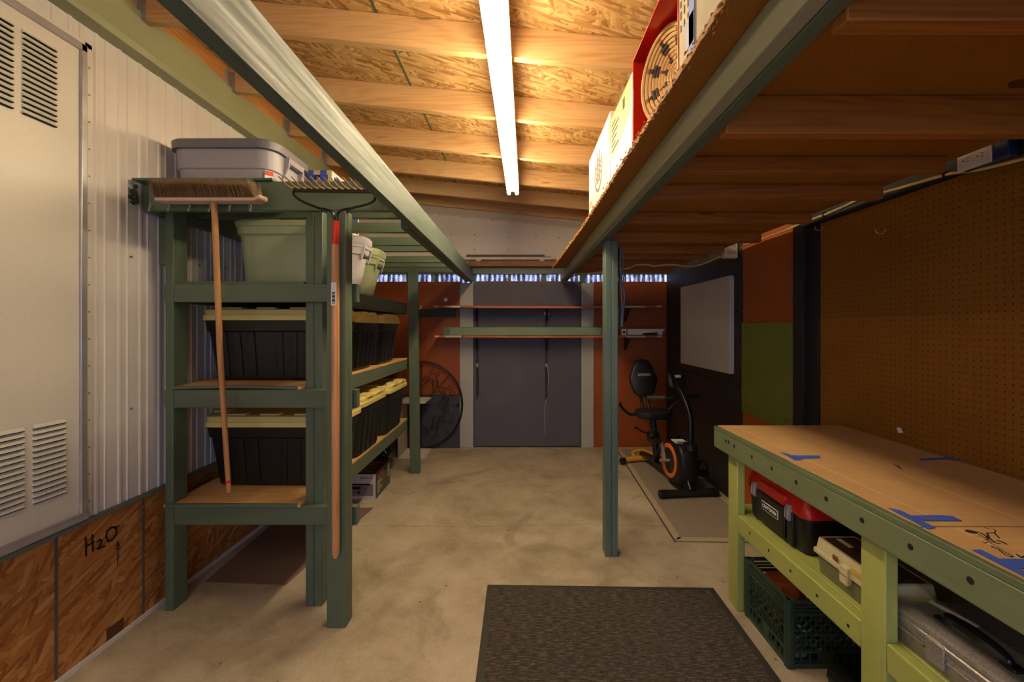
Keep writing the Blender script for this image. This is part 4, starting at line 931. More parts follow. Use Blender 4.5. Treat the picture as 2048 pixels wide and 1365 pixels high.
mast = [B(0.032, 0.03, 0.40), B(0.034, 0.035, 0.52), B(0.038, 0.05, 0.63), B(0.036, 0.10, 0.73), B(0.030, 0.19, 0.83), B(0.028, 0.26, 0.90)]
MB().tube(smoothpath(mast, 5), 0.027, 14).build('mast', BLACKGLOSS, bk)
m = MB(); cc = B(0.035, 0.30, 0.915)
def cons(dz, du, s): return [B(0.035+a*0.075*s, 0.27+du+0.35*b*0.07*s, 0.915+b*0.07*s) for a, b in ((-1,-0.75),(-0.75,-1),(0.75,-1),(1,-0.75),(1,0.75),(0.75,1),(-0.75,1),(-1,0.75))]
m.rings([cons(0, -0.015, 0.75), cons(0, 0.0, 1.0), cons(0, 0.03, 1.0), cons(0, 0.04, 0.9)]); con = m.build('console', BLACKPL, bk, 0.003)
p = B(0.038, 0.262, 0.945); patch('console_sticker', WHITEP, con, p+Vector((0,-0.002,0.0)), (1,0.1,0), (0,0.35,1), 0.052, 0.024, 0.002)
MB().tube(smoothpath([B(-0.01, 0.22, 0.77), B(-0.05, 0.28, 0.752), B(-0.10, 0.32, 0.752), B(-0.20, 0.34, 0.748)], 5), 0.013, 10).build('handlebar', BLACKGLOSS, bk)
MB().tube(smoothpath([B(0.07, 0.22, 0.77), B(0.11, 0.28, 0.757), B(0.16, 0.32, 0.757), B(0.27, 0.33, 0.755)], 5), 0.013, 10).build('handlebar', BLACKGLOSS, bk)
MB().tube([B(-0.055, 0.30, 0.752), B(-0.205, 0.345, 0.748)], 0.018, 12).build('grip', plain('foam_grip', (70, 64, 58), 0.85), bk)
MB().tube([B(0.16, 0.32, 0.757), B(0.272, 0.332, 0.755)], 0.018, 12).build('grip', BLACKSOFT, bk)
MB().tube(smoothpath([B(0, 0.34, 0.13), B(-0.01, 0.50, 0.10), B(-0.01, 0.70, 0.10), B(-0.01, 0.94, 0.07)], 5), 0.030, 12).build('base_rail', BLACKGLOSS, bk)
MB().tube(smoothpath([B(-0.01, 0.40, 0.30), B(-0.02, 0.48, 0.24), B(-0.04, 0.56, 0.14), B(-0.02, 0.62, 0.10)], 5), 0.022, 10).build('brace', BLACKGLOSS, bk)
MB().tube([B(-0.01, 0.58, 0.10), B(-0.03, 0.63, 0.50)], 0.030, 12).build('seat_post', BLACKPL, bk)
MB().tube([B(-0.075, 0.52, 0.33), B(-0.06, 0.56, 0.36)], [0.05, 0.06], 14).build('adjust_housing', BLACKGLOSS, bk)
MB().tube(smoothpath([B(-0.04, 0.62, 0.385), B(-0.12, 0.60, 0.375), B(-0.18, 0.60, 0.41), B(-0.22, 0.60, 0.425)], 4), [0.006]*11+[0.009]*2, 8).build('adjust_lever', BLACKPL, bk)
MB().tube([B(0.05, 0.30, 0.37), B(0.05, 0.30, 0.425)], [0.012, 0.03], 12).build('tension_knob', BLACKPL, bk)
m = MB(); cu_, cv = -0.035, 0.615
def seatr(z, s): return [B(cu_+x, cv+y, z) for x, y, _ in rr(0, 0, 0.165*s, 0.125*s, 0.10, 0, 7)]
m.rings([seatr(0.505, 0.70), seatr(0.515, 0.92), seatr(0.545, 1.0), seatr(0.575, 0.98), seatr(0.590, 0.86), seatr(0.596, 0.5)]); m.build('seat', BLACKSOFT, bk)
out = [(-0.055,0),(-0.105,0.04),(-0.148,0.16),(-0.142,0.20),(-0.095,0.325),(-0.06,0.365),(0,0.375),(0.06,0.365),(0.095,0.325),(0.142,0.20),(0.148,0.16),(0.105,0.04),(0.055,0)]
def backr(dv, s): return [B(cu_+0.004+x*s, 0.83+dv+0.16*((z-0.19)*s+0.19), 0.672+(z-0.19)*s+0.19) for x, z in out]
m = MB(); m.rings([backr(-0.022, 0.86), backr(-0.012, 0.97), backr(0.008, 1.0), backr(0.025, 0.96)]); bkr = m.build('backrest', BLACKSOFT, bk, smooth=50)
Rt = Matrix.Rotation(BA, 3, 'Z')
p = B(cu_+0.004, 0.83-0.0225+0.16*0.22, 0.672+0.222)
text('brand_lettering', 'XVGVSV', 0.036, p+Vector((0,-0.008,0)), '-y', WHITEP, bkr, 1.0, 0.001, rot=Rt)
for du in (-0.03, 0.035): MB().tube(smoothpath([B(cu_+du, 0.70, 0.52), B(cu_+du, 0.79, 0.58), B(cu_+du, 0.85, 0.70), B(cu_+du, 0.875, 0.80)], 5), 0.014, 10).build('back_support', BLACKGLOSS, bk)
MB().tube(smoothpath([B(cu_-0.10, 0.68, 0.535), B(cu_-0.20, 0.68, 0.535), B(cu_-0.26, 0.66, 0.575), B(cu_-0.315, 0.62, 0.63), B(cu_-0.32, 0.61, 0.66)], 5), 0.014, 10).build('side_handle', BLACKSOFT, bk)
MB().tube(smoothpath([B(cu_+0.10, 0.68, 0.535), B(cu_+0.17, 0.68, 0.555), B(cu_+0.24, 0.66, 0.63), B(cu_+0.28, 0.62, 0.66)], 5), 0.012, 10).build('side_handle', BLACKSOFT, bk)
YEL = plain('yellow_tube', (226, 158, 46), 0.35, 0, 0.05)
rf = MB().tube(smoothpath([B(-0.235, 0.86, 0.034), B(-0.16, 0.895, 0.034), B(-0.05, 0.915, 0.034), B(0.07, 0.915, 0.034), B(0.17, 0.895, 0.034), B(0.235, 0.86, 0.034)], 5), 0.026, 12).build('rear_foot', YEL, bk)
MB().tube(smoothpath([B(-0.10, 0.915, 0.05), B(-0.09, 0.99, 0.07), B(0.0, 1.02, 0.085), B(0.09, 0.99, 0.07), B(0.10, 0.915, 0.05)], 5), 0.015, 10).build('rear_hoop', YEL, bk)
for s in (-1, 1): MB().tube([B(s*0.225, 0.866, 0.034), B(s*0.262, 0.845, 0.034)], 0.030, 12).build('foot_cap', BLACKPL, rf)
text('shroud_lettering', 'SVS', 0.03, B(-0.0675, 0.352, 0.235), '-x', WHITEP, body, 1.0, 0.001, rot=Rt)
o = MB().rings([[(*B(a, b, 0.4085)[:2], 0.410+e_) for a, b in ((-0.05,0.12),(0.045,0.11),(0.055,0.21),(-0.04,0.22))] for e_ in (0, 0.010)]).build('booklet', WHITEP); tag(o, 'white and blue booklet lying on the exercise bike shroud', 'booklet')
box('cover_stripe', BLUEDK, o, *[q for q in (B(-0.04, 0.115, 0).x, B(0.04, 0.115, 0).x, B(0, 0.11, 0).y-0.001, B(0, 0.11, 0).y+0.02, 0.4202, 0.4208)], 0)

# ================================================================== WORKBENCH
wbn = thing('workbench', 'sage and lime green timber workbench along the pegboard wall', 'workbench', (1.36, 1.0, 0))
BX = 1.015
box('top_board', paint('bench_top_paint', (92, 104, 74), 1, 0.5), wbn, BX, XR-0.005, -0.20, 2.235, 0.846, 0.8635, 0.002)
ap_ = box('front_apron', APRON, wbn, BX, BX+0.037, -0.20, 2.235, 0.757, 0.8455, 0.004)
box('rear_apron', APRON, wbn, XR-0.05, XR-0.012, -0.20, 2.235, 0.757, 0.8455, 0.003)
for y0 in (0.36, 1.23, 2.068):
    box('leg', LIME[2], wbn, BX+0.038, BX+0.077, y0, y0+0.089, 0, 0.8455, 0.004)
    box('leg', LIME[2], wbn, XR-0.052, XR-0.013, y0, y0+0.089, 0, 0.756, 0.004)
rails = []
for y0, y1 in ((0.45, 1.229), (1.32, 2.067)):
    rails.append(box('shelf_rail', LIME[1], wbn, BX+0.040, BX+0.077, y0, y1, 0.385, 0.470, 0.004))
for i, (x0, x1) in enumerate(((1.094, 1.232), (1.236, 1.374), (1.378, 1.516), (1.520, 1.634))):
    box('shelf_plank', LIME[1], wbn, x0, x1, 0.30, 2.20, 0.4505, 0.4695, 0.003)
def hole(parent, x, y, z, r=0.0085):
    MB().tube([(x-0.0006, y, z), (x+0.004, y, z)], [r, r], 12).build('screw_hole', DARK, parent)
    MB().tube([(x-0.0012, y, z-0.001), (x, y, z-0.001)], [r*0.3, r*0.35], 8).build('screw_head', IRON, parent)
for u, v in ((125,200),(138,205),(165,225),(250,277),(347,333),(465,400),(610,480),(783,583),(1017,712),(1307,875)):
    px, py = 1400+u/2.4167, 800+v/2.4167; Y = BX*F/(px-VX); hole(ap_, BX, Y, max(0.77, min(0.835, Z_(py, Y))))
for u, v, k_ in ((58,490,1),(168,592,1),(296,712,1),(452,857,1),(635,1034,1)):
    px, py = 1480+u/2.934, 900+v/2.934; Y = (BX+0.04)*F/(px-VX); hole(rails[1], BX+0.040, Y, Z_(py, Y), 0.006)
# cardboard over the bench top
ZB = 0.8640
def ob(px, py, z=ZB): Y = (CZ-z)*F/(py-VY); return Vector((X_(px, Y), Y, z))
kk = NT('cardboard_top', 0.8); vv = kk.coord(rnd=False)
cc0 = kk.ramp(kk.noise(vv, 4, 4), [(0.3, lin((184,142,92))), (0.7, lin((200,158,106)))])
fl_ = kk.noise(kk.coord(scale=(3, 170, 1), rnd=False), 1.0, 2)
kk.base(kk.mix(0.18, cc0, kk.ramp(fl_, [(0.3, lin((160,118,72))), (0.7, lin((216,176,124)))]))); CT = kk.m
c1 = thing('cardboard_cover', 'large flattened cardboard sheet taped over the far half of the bench', 'cardboard', (1.36, 1.66, ZB))
jag = random.Random(4); edge = [(BX+0.020+jag.uniform(-0.002, 0.003), 1.10+(2.228-1.10)*i/30) for i in range(31)]
MB().prism(edge+[(XR-0.012, 2.228), (XR-0.012, 1.10)], 2, ZB, ZB+0.0035).build('sheet', CT, c1)
for x in (1.11, 1.33): box('crease', plain('crease_pale', (214, 180, 132), 0.8), c1, x, x+0.003, 1.11, 2.22, ZB+0.0034, ZB+0.0039, 0)
c2 = thing('cardboard_cover', 'flattened cardboard sheet with ink doodles taped over the near bench', 'cardboard', (1.36, 0.5, ZB))
edge = [(BX+0.016+jag.uniform(-0.001, 0.002), -0.18+(1.094+0.18)*i/30) for i in range(31)]
MB().prism(edge+[(XR-0.012, 1.094), (XR-0.012, -0.18)], 2, ZB, ZB+0.003).build('sheet', CT, c2)
box('crease', plain('crease_pale', (214, 180, 132), 0.8), c2, 1.11, 1.113, -0.15, 1.09, ZB+0.0029, ZB+0.0034, 0)
def tape(parent, pts, z=ZB+0.0037):
    q = [ob(*p, z) for p in pts]; MB().rings([q, [p+Vector((0,0,0.0006)) for p in q]]).build('tape_strip', TAPE, parent)
tape(c1, ((1560,905),(1575,908),(1605,921),(1590,922))); tape(c1, ((1580,911),(1638,912),(1643,917),(1598,919)), ZB+0.0045)
tape(c1, ((1838,918),(1880,916),(1925,919),(1840,922)))
tape(c1, ((1880,916),(1900,914),(1950,926),(1925,925)), ZB+0.0045)
tape(c1, ((1776,1017),(1800,1021),(1871,1056),(1855,1059)), ZB+0.0045)
tape(c1, ((1820,1032),(1880,1031),(1905,1033),(1924,1042),(1848,1042)), ZB+0.0052)
tape(c2, ((1944,1101),(1962,1100),(2060,1150),(2060,1160)), ZB+0.0045); tape(c2, ((1990,1118),(2060,1119),(2090,1140),(2025,1136)), ZB+0.0052)
m = MB(); fn = lambda px, py: ob(px, py, ZB+0.0032)
for s, w in (([(1952,1064),(1962,1067),(1972,1073),(1976,1079)], 0.004), ([(1955,1068),(1968,1076),(1985,1086)], 0.002), ([(1974,1067),(1978,1076),(1990,1086),(2000,1088)], 0.004), ([(1974,1067),(1988,1066),(1999,1077)], 0.003),
             ([(1988,1066),(1992,1062),(1986,1058)], 0.002), ([(1982,1059),(1968,1056)], 0.002), ([(1982,1094),(1997,1100),(2010,1110),(2022,1115),(2026,1113),(2008,1104),(1996,1097),(1984,1093)], 0.003), ([(1965,1083),(1970,1087),(1975,1085)], 0.002),
             ([(1992,1081),(2003,1084),(2013,1089)], 0.005), ([(2033,1109),(2042,1116),(2050,1113)], 0.004), ([(1970,1079),(1985,1089),(2003,1098),(2024,1109)], 0.0015), ([(1936,1043),(1950,1045),(1957,1048)], 0.001)):
    stroke(m, s, w, fn, 0.0006, (0,0,1))
c_ = ob(1942, 1064, ZB+0.0034); m.rings([[c_+Vector((0.012*math.cos(a), 0.010*math.sin(a), dz)) for a in [2*math.pi*i/14 for i in range(14)]] for dz in (-0.0003, 0.0003)])
c_ = ob(2010, 1111, ZB+0.0034)
m.build('ink_doodle', INK, c2)
m = MB(); fn = lambda px, py: ob(px, py, ZB+0.0037)
for s in ([(1786,928),(1800,936),(1806,941)], [(1790,933),(1803,935)], [(1795,930),(1799,938)]): stroke(m, s, 0.003, fn, 0.0006, (0,0,1))
m.build('ink_scribble', INK, c1)

# ---- things on the lower shelf
S0 = 0.470
t = thing('tool_box', 'black tool box with red lid and silver latches under the bench', 'tool box', (1.27, 1.9, S0))
cx, cy, hx, hy = 1.275, 1.895, 0.155, 0.222
m = MB(); m.rings([rr(cx, cy, hx*k_, hy*k_, 0.035, S0+dz) for k_, dz in ((0.90,0.0),(0.93,0.01),(0.97,0.135),(1.0,0.14),(1.0,0.150))]); bd = m.build('body', BLACKPL, t)
m = MB(); m.rings([rr(cx, cy, hx*k_, hy*k_, 0.035, S0+dz, 6) for k_, dz in ((1.005,0.150),(1.01,0.160),(1.0,0.168),(0.93,0.215),(0.86,0.250),(0.6,0.256)) ]); ld = m.build('lid', RED, t)
xf = cx-hx*0.99
box('front_panel', BLACKPL, bd, xf-0.012, xf+0.02, cy-0.10, cy+0.10, S0+0.02, S0+0.150, 0.006)
box('lid_panel', RED, ld, xf-0.010, xf+0.03, cy-0.10, cy+0.10, S0+0.152, S0+0.200, 0.008)
nb = box('name_plate', WHITEP, t, xf-0.0135, xf-0.012, cy-0.062, cy+0.062, S0+0.080, S0+0.118, 0.001)
box('plate_face', INK, nb, xf-0.0142, xf-0.0135, cy-0.059, cy+0.059, S0+0.083, S0+0.115, 0)
text('plate_lettering', 'CRAFTSMAN', 0.023, (xf-0.0146, cy, S0+0.099), '-x', WHITEP, t, 0.80)
for yy in (cy-0.128, cy+0.128):
    lt = box('latch', STEEL, t, xf-0.016, xf+0.004, yy-0.011, yy+0.011, S0+0.110, S0+0.176, 0.003)
    MB().tube([(xf-0.018, yy-0.008, S0+0.165), (xf-0.020, yy-0.008, S0+0.120), (xf-0.020, yy+0.008, S0+0.120), (xf-0.018, yy+0.008, S0+0.165)], 0.0022, 6).build('latch_wire', STEEL, lt)
    box('latch_seat', BLACKPL, t, xf-0.006, xf+0.02, yy-0.018, yy+0.018, S0+0.01, S0+0.148, 0.004)
t = thing('tackle_box', 'olive tackle box with cream lid and latch next to the tool box', 'tackle box', (1.18, 1.45, S0))
cx, cy, hx, hy = 1.187, 1.445, 0.078, 0.160
m = MB(); m.rings([rr(cx, cy, hx*k_, hy*k_, 0.012, S0+dz) for k_, dz in ((0.92,0),(0.97,0.070))]); m.build('body', plain('olive_grey_plastic', (104, 104, 76), 0.4, 0, 0.08), t)
CREAM = plain('cream_lid', (196, 184, 146), 0.4, 0, 0.06)
m = MB(); m.rings([rr(cx, cy, hx+e_, hy+e_, 0.012, S0+dz) for e_, dz in ((0.0,0.068),(0.006,0.070),(0.006,0.082),(0.0,0.084),(-0.006,0.125),(-0.010,0.128),(-0.016,0.128),(-0.018,0.124))]); ld = m.build('lid', CREAM, t)
m = MB(); m.rings([rr(cx, cy, hx-0.019, hy-0.019, 0.010, S0+0.1235), rr(cx, cy, hx-0.019, hy-0.019, 0.010, S0+0.1275)]); m.build('smoked_window', plain('smoked_plastic', (88, 70, 50), 0.25), ld)
box('paper_label', WHITEP, ld, cx-0.02, cx-0.002, cy+0.04, cy+0.13, S0+0.1276, S0+0.1282, 0)
box('lid_handle', plain('brown_handle', (46, 36, 28), 0.4), ld, cx-0.025, cx+0.025, cy-0.05, cy+0.06, S0+0.1276, S0+0.133, 0.003)
xf = cx-hx
box('latch', CREAM, t, xf-0.016, xf+0.004, cy-0.018, cy+0.018, S0+0.040, S0+0.100, 0.004)
box('latch_groove', plain('latch_brown', (120, 100, 70), 0.5), t, xf-0.0168, xf-0.0155, cy-0.014, cy+0.014, S0+0.070, S0+0.073, 0)
box('logo_print', plain('logo_brown', (116, 66, 30), 0.5), t, xf-0.0050, xf-0.003, cy+0.040, cy+0.062, S0+0.092, S0+0.108, 0)
box('yellow_print', plain('print_yellow', (192, 170, 84), 0.5), t, xf-0.0050, xf-0.003, cy-0.070, cy-0.022, S0+0.090, S0+0.108, 0)
kk = NT('hammered_metal', 0.34, 0.45); nz = kk.noise(kk.coord(rnd=False), 170, 4); kk.base(kk.ramp(nz, [(0.3, lin((128,121,117))), (0.7, lin((166,159,154)))])); kk.bump(nz, 0.25, 0.004); HM = kk.m
t = thing('metal_case', 'hammered grey metal case with black handle on the bench shelf', 'case', (1.22, 0.9, S0))
x0, x1, y0, y1 = 1.100, 1.335, 0.53, 1.262
m = MB(); m.rings([rr((x0+x1)/2, (y0+y1)/2, (x1-x0)/2-e_, (y1-y0)/2-e_, 0.02, S0+dz) for e_, dz in ((0.004,0),(0.0,0.006),(0.0,0.066))]); m.build('body', HM, t)
m = MB(); m.rings([rr((x0+x1)/2, (y0+y1)/2, (x1-x0)/2+e_, (y1-y0)/2+e_, 0.022, S0+dz) for e_, dz in ((0.0,0.066),(0.004,0.068),(0.004,0.078),(0.001,0.081),(0.001,0.086),(0.003,0.089),(0.001,0.098),(-0.012,0.106),(-0.03,0.107))]); ld = m.build('lid', HM, t)
box('latch_plate', HM, t, x0-0.008, x0+0.002, 1.100, 1.152, S0+0.018, S0+0.080, 0.003)
m = MB().tube([(x0-0.003, 0.60, S0+0.046), (x0-0.003, 1.095, S0+0.046)], 0.004, 6); m.build('bead', HM, t)
m = MB().tube([(x0-0.003, 1.157, S0+0.046), (x0-0.003, 1.235, S0+0.046)], 0.003, 6); m.build('bead', HM, t)
hx_ = x0+0.058
hp = smoothpath([(hx_, 1.160, S0+0.112), (hx_-0.004, 1.150, S0+0.124), (hx_-0.008, 1.125, S0+0.126), (hx_-0.010, 1.085, S0+0.130), (hx_-0.008, 1.045, S0+0.128), (hx_-0.004, 1.015, S0+0.122), (hx_, 1.005, S0+0.112)], 5)
MB().tube(hp, [0.010+0.010*math.sin(math.pi*i/(len(hp)-1)) for i in range(len(hp))], 10).build('handle', BLACKGLOSS, ld)
for yy in (1.002, 1.163): box('handle_mount', BLACKGLOSS, ld, hx_-0.016, hx_+0.018, yy-0.018, yy+0.018, S0+0.1065, S0+0.116, 0.004)
patch('tape_label', WHITEP, ld, (1.213, 1.195, S0+0.1078), (-0.25, 1, 0), (-1, -0.25, 0), 0.11, 0.016, 0.0008)

# ---- milk crate and contents
CG = plain('crate_green', (44, 62, 46), 0.45, 0, 0.18, 12)
t = thing('milk_crate', 'dark green lattice milk crate on the concrete under the bench', 'crate', (1.247, 1.885, 0))
x0, x1, y0, y1, H = 1.083, 1.411, 1.722, 2.048, 0.276
m = MB()
def wallfn(side):
    w = 0.010
    if side == 0: return lambda a, z, d: (x0+d, y0+a*(y1-y0), z)
    if side == 1: return lambda a, z, d: (x1-d, y0+a*(y1-y0), z)
    if side == 2: return lambda a, z, d: (x0+a*(x1-x0), y0+d, z)
    return lambda a, z, d: (x0+a*(x1-x0), y1-d, z)
for sd in range(4):
    fn = wallfn(sd); m = MB(); up = (1,0,0) if sd < 2 else (0,1,0)
    for z, hh, d, th in ((H-0.006, 0.012, 0.003, 0.012), (H-0.026, 0.007, 0.003, 0.010), (H-0.040, 0.007, 0.003, 0.010), (H-0.058, 0.012, 0.003, 0.010), (0.135, 0.008, 0.004, 0.009), (0.066, 0.010, 0.003, 0.010), (0.010, 0.020, 0.003, 0.012)):
        m.bar(fn(0.02, z, d+0.003), fn(0.98, z, d+0.003), hh, th, up) if False else m.bar(fn(0.0, z, d+0.003), fn(1.0, z, d+0.003), hh, th, up)
    zlo, zhi = 0.066, H-0.058
    if sd >= 2 or True:
        L = (y1-y0) if sd < 2 else (x1-x0); hgt = zhi-zlo; stp = 0.040
        n_ = int((L+hgt)/stp)+1
        for i in range(n_):
            s0 = -hgt+i*stp
            for flip in (0, 1):
                a0, a1 = s0, s0+hgt; q0, q1 = max(a0, 0), min(a1, L)
                if q1-q0 < 0.012: continue
                zz0, zz1 = zlo+(q0-a0), zlo+(q1-a0)
                f0, f1 = q0/L, q1/L
                if flip: f0, f1 = 1-f0, 1-f1
                m.bar(fn(f0, zz0, 0.006), fn(f1, zz1, 0.006), 0.008, 0.007, up)
    for i in range(9): 
        a = (i+0.5)/9; m.bar(fn(a, 0.012, 0.006), fn(a, 0.066, 0.006), 0.006, 0.006, up)
    m.bar(fn(0.5, 0.012, 0.006), fn(0.5, 0.066, 0.006), 0.05, 0.008, up)
    m.box(*[q for q in (0,0.0001,0,0.0001,0.02,0.0201)]) if False else None
    m.build('lattice_side', CG, t)
for xx in (x0+0.012, x1-0.012):
    for yy in (y0+0.012, y1-0.012): MB().rings([rr(xx, yy, 0.017, 0.017, 0.010, z) for z in (0, H)]).build('corner_post', CG, t)
box('bottom_panel', CG, t, x0+0.008, x1-0.008, y0+0.008, y1-0.008, 0.018, 0.026, 0.001)
def lump(name, label, cat, mat, pts, r, seg=10): 
    o = MB().tube(pts, r, seg).build(name, mat); tag(o, label, cat); return o
o = MB().rings([rr(1.20, 1.96, 0.055*s, 0.06*s, 0.02, z) for z, s in ((0.0265,0.9),(0.05,1),(0.21,1.0),(0.232,0.85))]).build('orange_jug', plain('orange_plastic', (206, 96, 40), 0.4)); tag(o, 'orange plastic container sitting in the milk crate', 'container')
o = MB().bar((1.35, 1.90, 0.040), (1.27, 1.86, 0.25), 0.06, 0.018).build('wood_offcut', wood('offcut_wood', 2, (176, 140, 72), (196, 160, 92), (140, 104, 48), knots=False), bevel=0.003); tag(o, 'yellowish wood offcut poking out of the milk crate', 'wood offcut')
for i, (p, c, lab) in enumerate((((1.30,1.80), (60,60,66), 'dark spool at the bottom of the milk crate'), ((1.15,1.79), (124,122,126), 'grey roll at the bottom of the milk crate'))):
    o = MB().rings([rr(p[0], p[1], 0.045*s, 0.045*s, 0.044, z, 6) for z, s in ((0.0265,1),(0.032,1.05),(0.040,0.8),(0.10,0.8),(0.108,1.05),(0.114,1))]).build('spool' if i == 0 else 'tape_roll', plain('spool_%d' % i, c, 0.5)); tag(o, lab, 'spool' if i == 0 else 'roll')
o = MB().tube(smoothpath([(1.31,1.98,0.042), (1.33,2.0,0.10), (1.31,2.01,0.16), (1.28,2.01,0.20)], 5), 0.014, 10).build('red_hose', RED); tag(o, 'short red hose piece inside the milk crate', 'hose')
t = thing('black_case', 'shallow black plastic case on the concrete between crate and bench leg', 'case', (1.30, 1.42, 0))
m = MB(); m.rings([rr(1.305, 1.425, 0.148+e_, 0.192+e_, 0.02, z) for z, e_ in ((0,-0.012),(0.01,-0.004),(0.060,0.0))]); m.build('body', BLACKPL, t)
m = MB(); m.rings([rr(1.305, 1.425, 0.148+e_, 0.192+e_, 0.02, z) for z, e_ in ((0.060,0.0),(0.063,0.003),(0.098,0.0),(0.108,-0.008),(0.108,-0.03),(0.104,-0.034))]); m.build('lid', BLACKGLOSS, t)
box('latch', BLACKPL, t, 1.150, 1.158, 1.38, 1.42, 0.045, 0.085, 0.002)

# ================================================================== BOXES ON THE RIGHT LOFT
LX, LZ = 0.395, 2.0033
t = thing('white_carton', 'white carton with a big round black print at the loft edge', 'box', (0.58, 2.14, LZ))
x0, y0, y1, h = LX, 1.868, 2.44, 0.325
box('carton', plain('carton_white', (200, 192, 182), 0.6, 0, 0.03), t, x0, x0+0.38, y0, y1, LZ, LZ+h, 0.003)
m = MB(); cy_, cz_ = 2.15, LZ+0.165
def disc(m, ry, rz_, cy0=0, cz0=0, n=28, x=x0, a0=0, a1=360, th=0.0008):
    q = [(x, cy_+cy0+ry*math.cos(R_(a0+(a1-a0)*i/n)), cz_+cz0+rz_*math.sin(R_(a0+(a1-a0)*i/n))) for i in range(n)]
    m.rings([q, [(a-th, b, c) for a, b, c in q]])
def arc(m, r0, r1, a0, a1, n=18, th=0.0012):
    rs = []
    for i in range(n+1):
        a = R_(a0+(a1-a0)*i/n); rs.append([(x0-d, cy_+r*math.cos(a), cz_+r*math.sin(a)) for r, d in ((r0,0),(r1,0),(r1,th),(r0,th))])
    m.rings(rs)
arc(m, 0.088, 0.104, 150, 400)
for z, hw in ((0.055, 0.03), (0.030, 0.066), (0.004, 0.072), (-0.022, 0.066), (-0.048, 0.05)):
    m.box(x0-0.0012, x0, cy_-hw, cy_+hw, cz_+z-0.008, cz_+z+0.008)
for yy in (-0.03, 0.028): m.box(x0-0.0014, x0, cy_+yy-0.008, cy_+yy+0.008, cz_-0.05, cz_+0.10)
m.build('round_print', plain('print_brown_black', (58, 44, 36), 0.6), t)
text('small_lettering', 'COO', 0.045, (x0-0.001, 2.38, LZ+0.06), '-x', plain('faint_print', (160, 150, 140), 0.6), t)
box('tape_strip', plain('clear_tape', (206, 196, 176), 0.25), t, x0-0.0006, x0, y0+0.001, y0+0.05, LZ+0.002, LZ+h-0.002, 0)
t = thing('yellow_label_carton', 'white carton with a large yellow printed label on the loft edge', 'box', (0.58, 1.68, LZ))
y0, y1, h = 1.505, 1.862, 0.278
box('carton', plain('carton_white2', (206, 200, 194), 0.35, 0, 0.03), t, x0, x0+0.36, y0, y1, LZ, LZ+h, 0.003)
m = MB().prism([(y0+0.02, LZ+h-0.004), (y1-0.004, LZ+h-0.004), (y1-0.004, LZ+0.10), (y1-0.12, LZ+0.085), (y0+0.02, LZ+0.155)], 0, x0-0.0008, x0); lb = m.build('yellow_label', plain('label_yellow', (160, 138, 50), 0.4, 0, 0.06), t)
for i in range(6): box('text_line', INK, lb, x0-0.0014, x0-0.0008, y1-0.05-0.05*(1+(i*3 % 4)*0.4), y1-0.03, LZ+h-0.045-i*0.022, LZ+h-0.038-i*0.022, 0)
box('text_block', INK, lb, x0-0.0014, x0-0.0008, y0+0.10, y0+0.13, LZ+h-0.07, LZ+h-0.03, 0)
t = thing('red_box', 'glossy red box with an open side holding the woven basket', 'box', (0.55, 1.28, LZ))
y0, y1, h, w = 1.065, 1.495, 0.312, 0.34; RB = plain('red_board', (190, 34, 18), 0.25, 0, 0.06)
box('bottom_board', RB, t, x0, x0+w, y0, y1, LZ, LZ+0.006, 0.001)
box('top_board', RB, t, x0, x0+w, y0, y1, LZ+h-0.006, LZ+h, 0.001)
box('end_board', RB, t, x0, x0+w, y1-0.006, y1, LZ+0.006, LZ+h-0.006, 0.001)
box('end_board', RB, t, x0, x0+w, y0, y0+0.006, LZ+0.006, LZ+h-0.006, 0.001)
box('back_board', RB, t, x0+w-0.006, x0+w, y0+0.006, y1-0.006, LZ+0.006, LZ+h-0.006, 0.001)
t = thing('coiled_basket', 'round coiled tray basket with dark zigzag pattern inside the red box', 'basket', (0.45, 1.31, LZ+0.006))
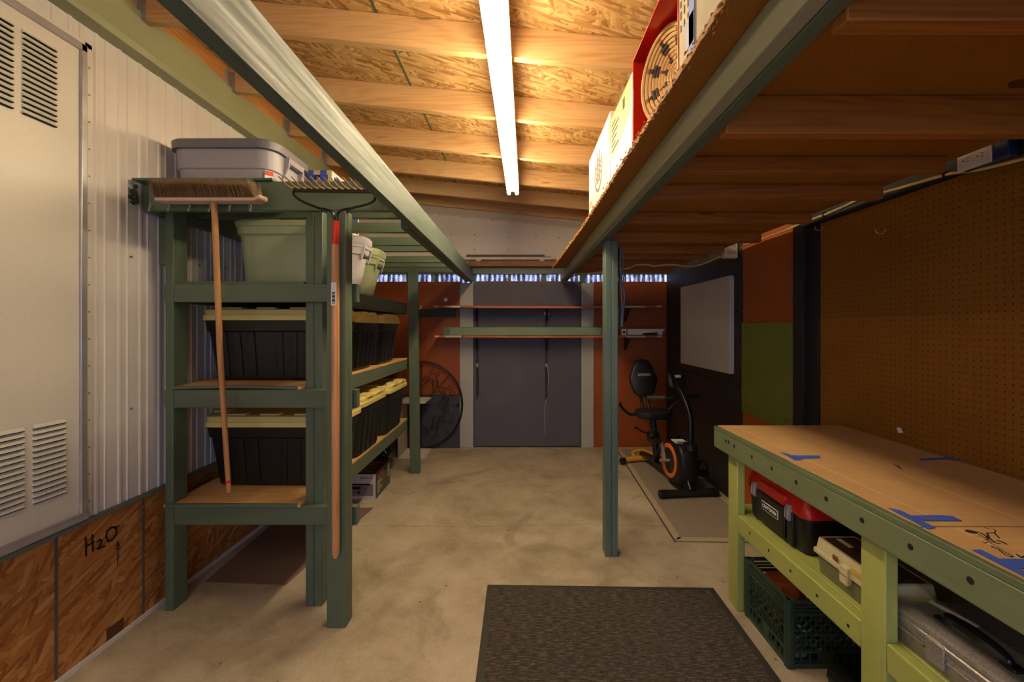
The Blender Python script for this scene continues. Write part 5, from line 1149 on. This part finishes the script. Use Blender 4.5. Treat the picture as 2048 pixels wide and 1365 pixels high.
BC = Vector((0.478, 1.305, LZ+0.006+0.147)); nc = 11
BM1 = plain('coil_tan', (196, 160, 104), 0.8, 0, 0.15, 60); BM2 = plain('coil_dark', (64, 46, 44), 0.8); BM3 = plain('coil_rust', (156, 84, 44), 0.8)
ax_y = Vector((-0.38, 0.925, 0)); 
for i in range(nc):
    r = 0.010+0.0125*i; m = MB(); m.cur = 0
    n_ = 48; dep = -0.030*(i/(nc-1))**2
    for j in range(n_):
        a0, a1 = 2*math.pi*j/n_, 2*math.pi*(j+1)/n_
        st_ = (j*8//n_ + 0) ; ph = (j/n_*8) % 1.0; on = (abs(ph-0.5) < 0.10+0.035*(i % 4)) and 2 < i < 10
        m.cur = (1 if i % 4 != 1 else 2) if on else 0
        P = [BC+ax_y*(r*0.82*math.cos(a))+Vector((dep, 0, r*1.02*math.sin(a))) for a in (a0, a1)]
        m.tube(P, 0.0066, 6, False)
    m.build('coil', [BM1, BM2, BM3], t)
t = thing('taped_carton', 'old cream carton patched with blue tape at the loft edge', 'box', (0.58, 1.04, LZ))
y0, y1, h = 0.965, 1.060, 0.40
box('carton', CARDPALE, t, x0, x0+0.34, y0, y1, LZ, LZ+h, 0.003)
for a in ((y0-0.001, y0+0.03, 0.0, 0.15), (y0+0.002, y0+0.055, 0.03, 0.10), (y0+0.02, y0+0.045, 0.20, 0.34)):
    box('tape_patch', plain('pale_blue_tape', (150, 152, 186), 0.6) if a[2] else TAPE, t, x0-0.0014, x0-0.0002, a[0], a[1], LZ+a[2], LZ+a[3], 0)
for i in range(3):
    for j in range(9): box('print_mark', INK, t, x0-0.0008, x0, y1-0.018-0.022*i, y1-0.011-0.022*i, LZ+0.10+0.03*j, LZ+0.116+0.03*j+0.004*(j % 2), 0)
t = thing('plain_carton', 'pale worn cardboard carton next to the taped one on the loft', 'box', (0.58, 0.75, LZ))
box('carton', plain('worn_card', (196, 184, 160), 0.85, 0, 0.08, 30, 0.15), t, x0, x0+0.36, 0.50, 0.958, LZ, LZ+0.36, 0.004)
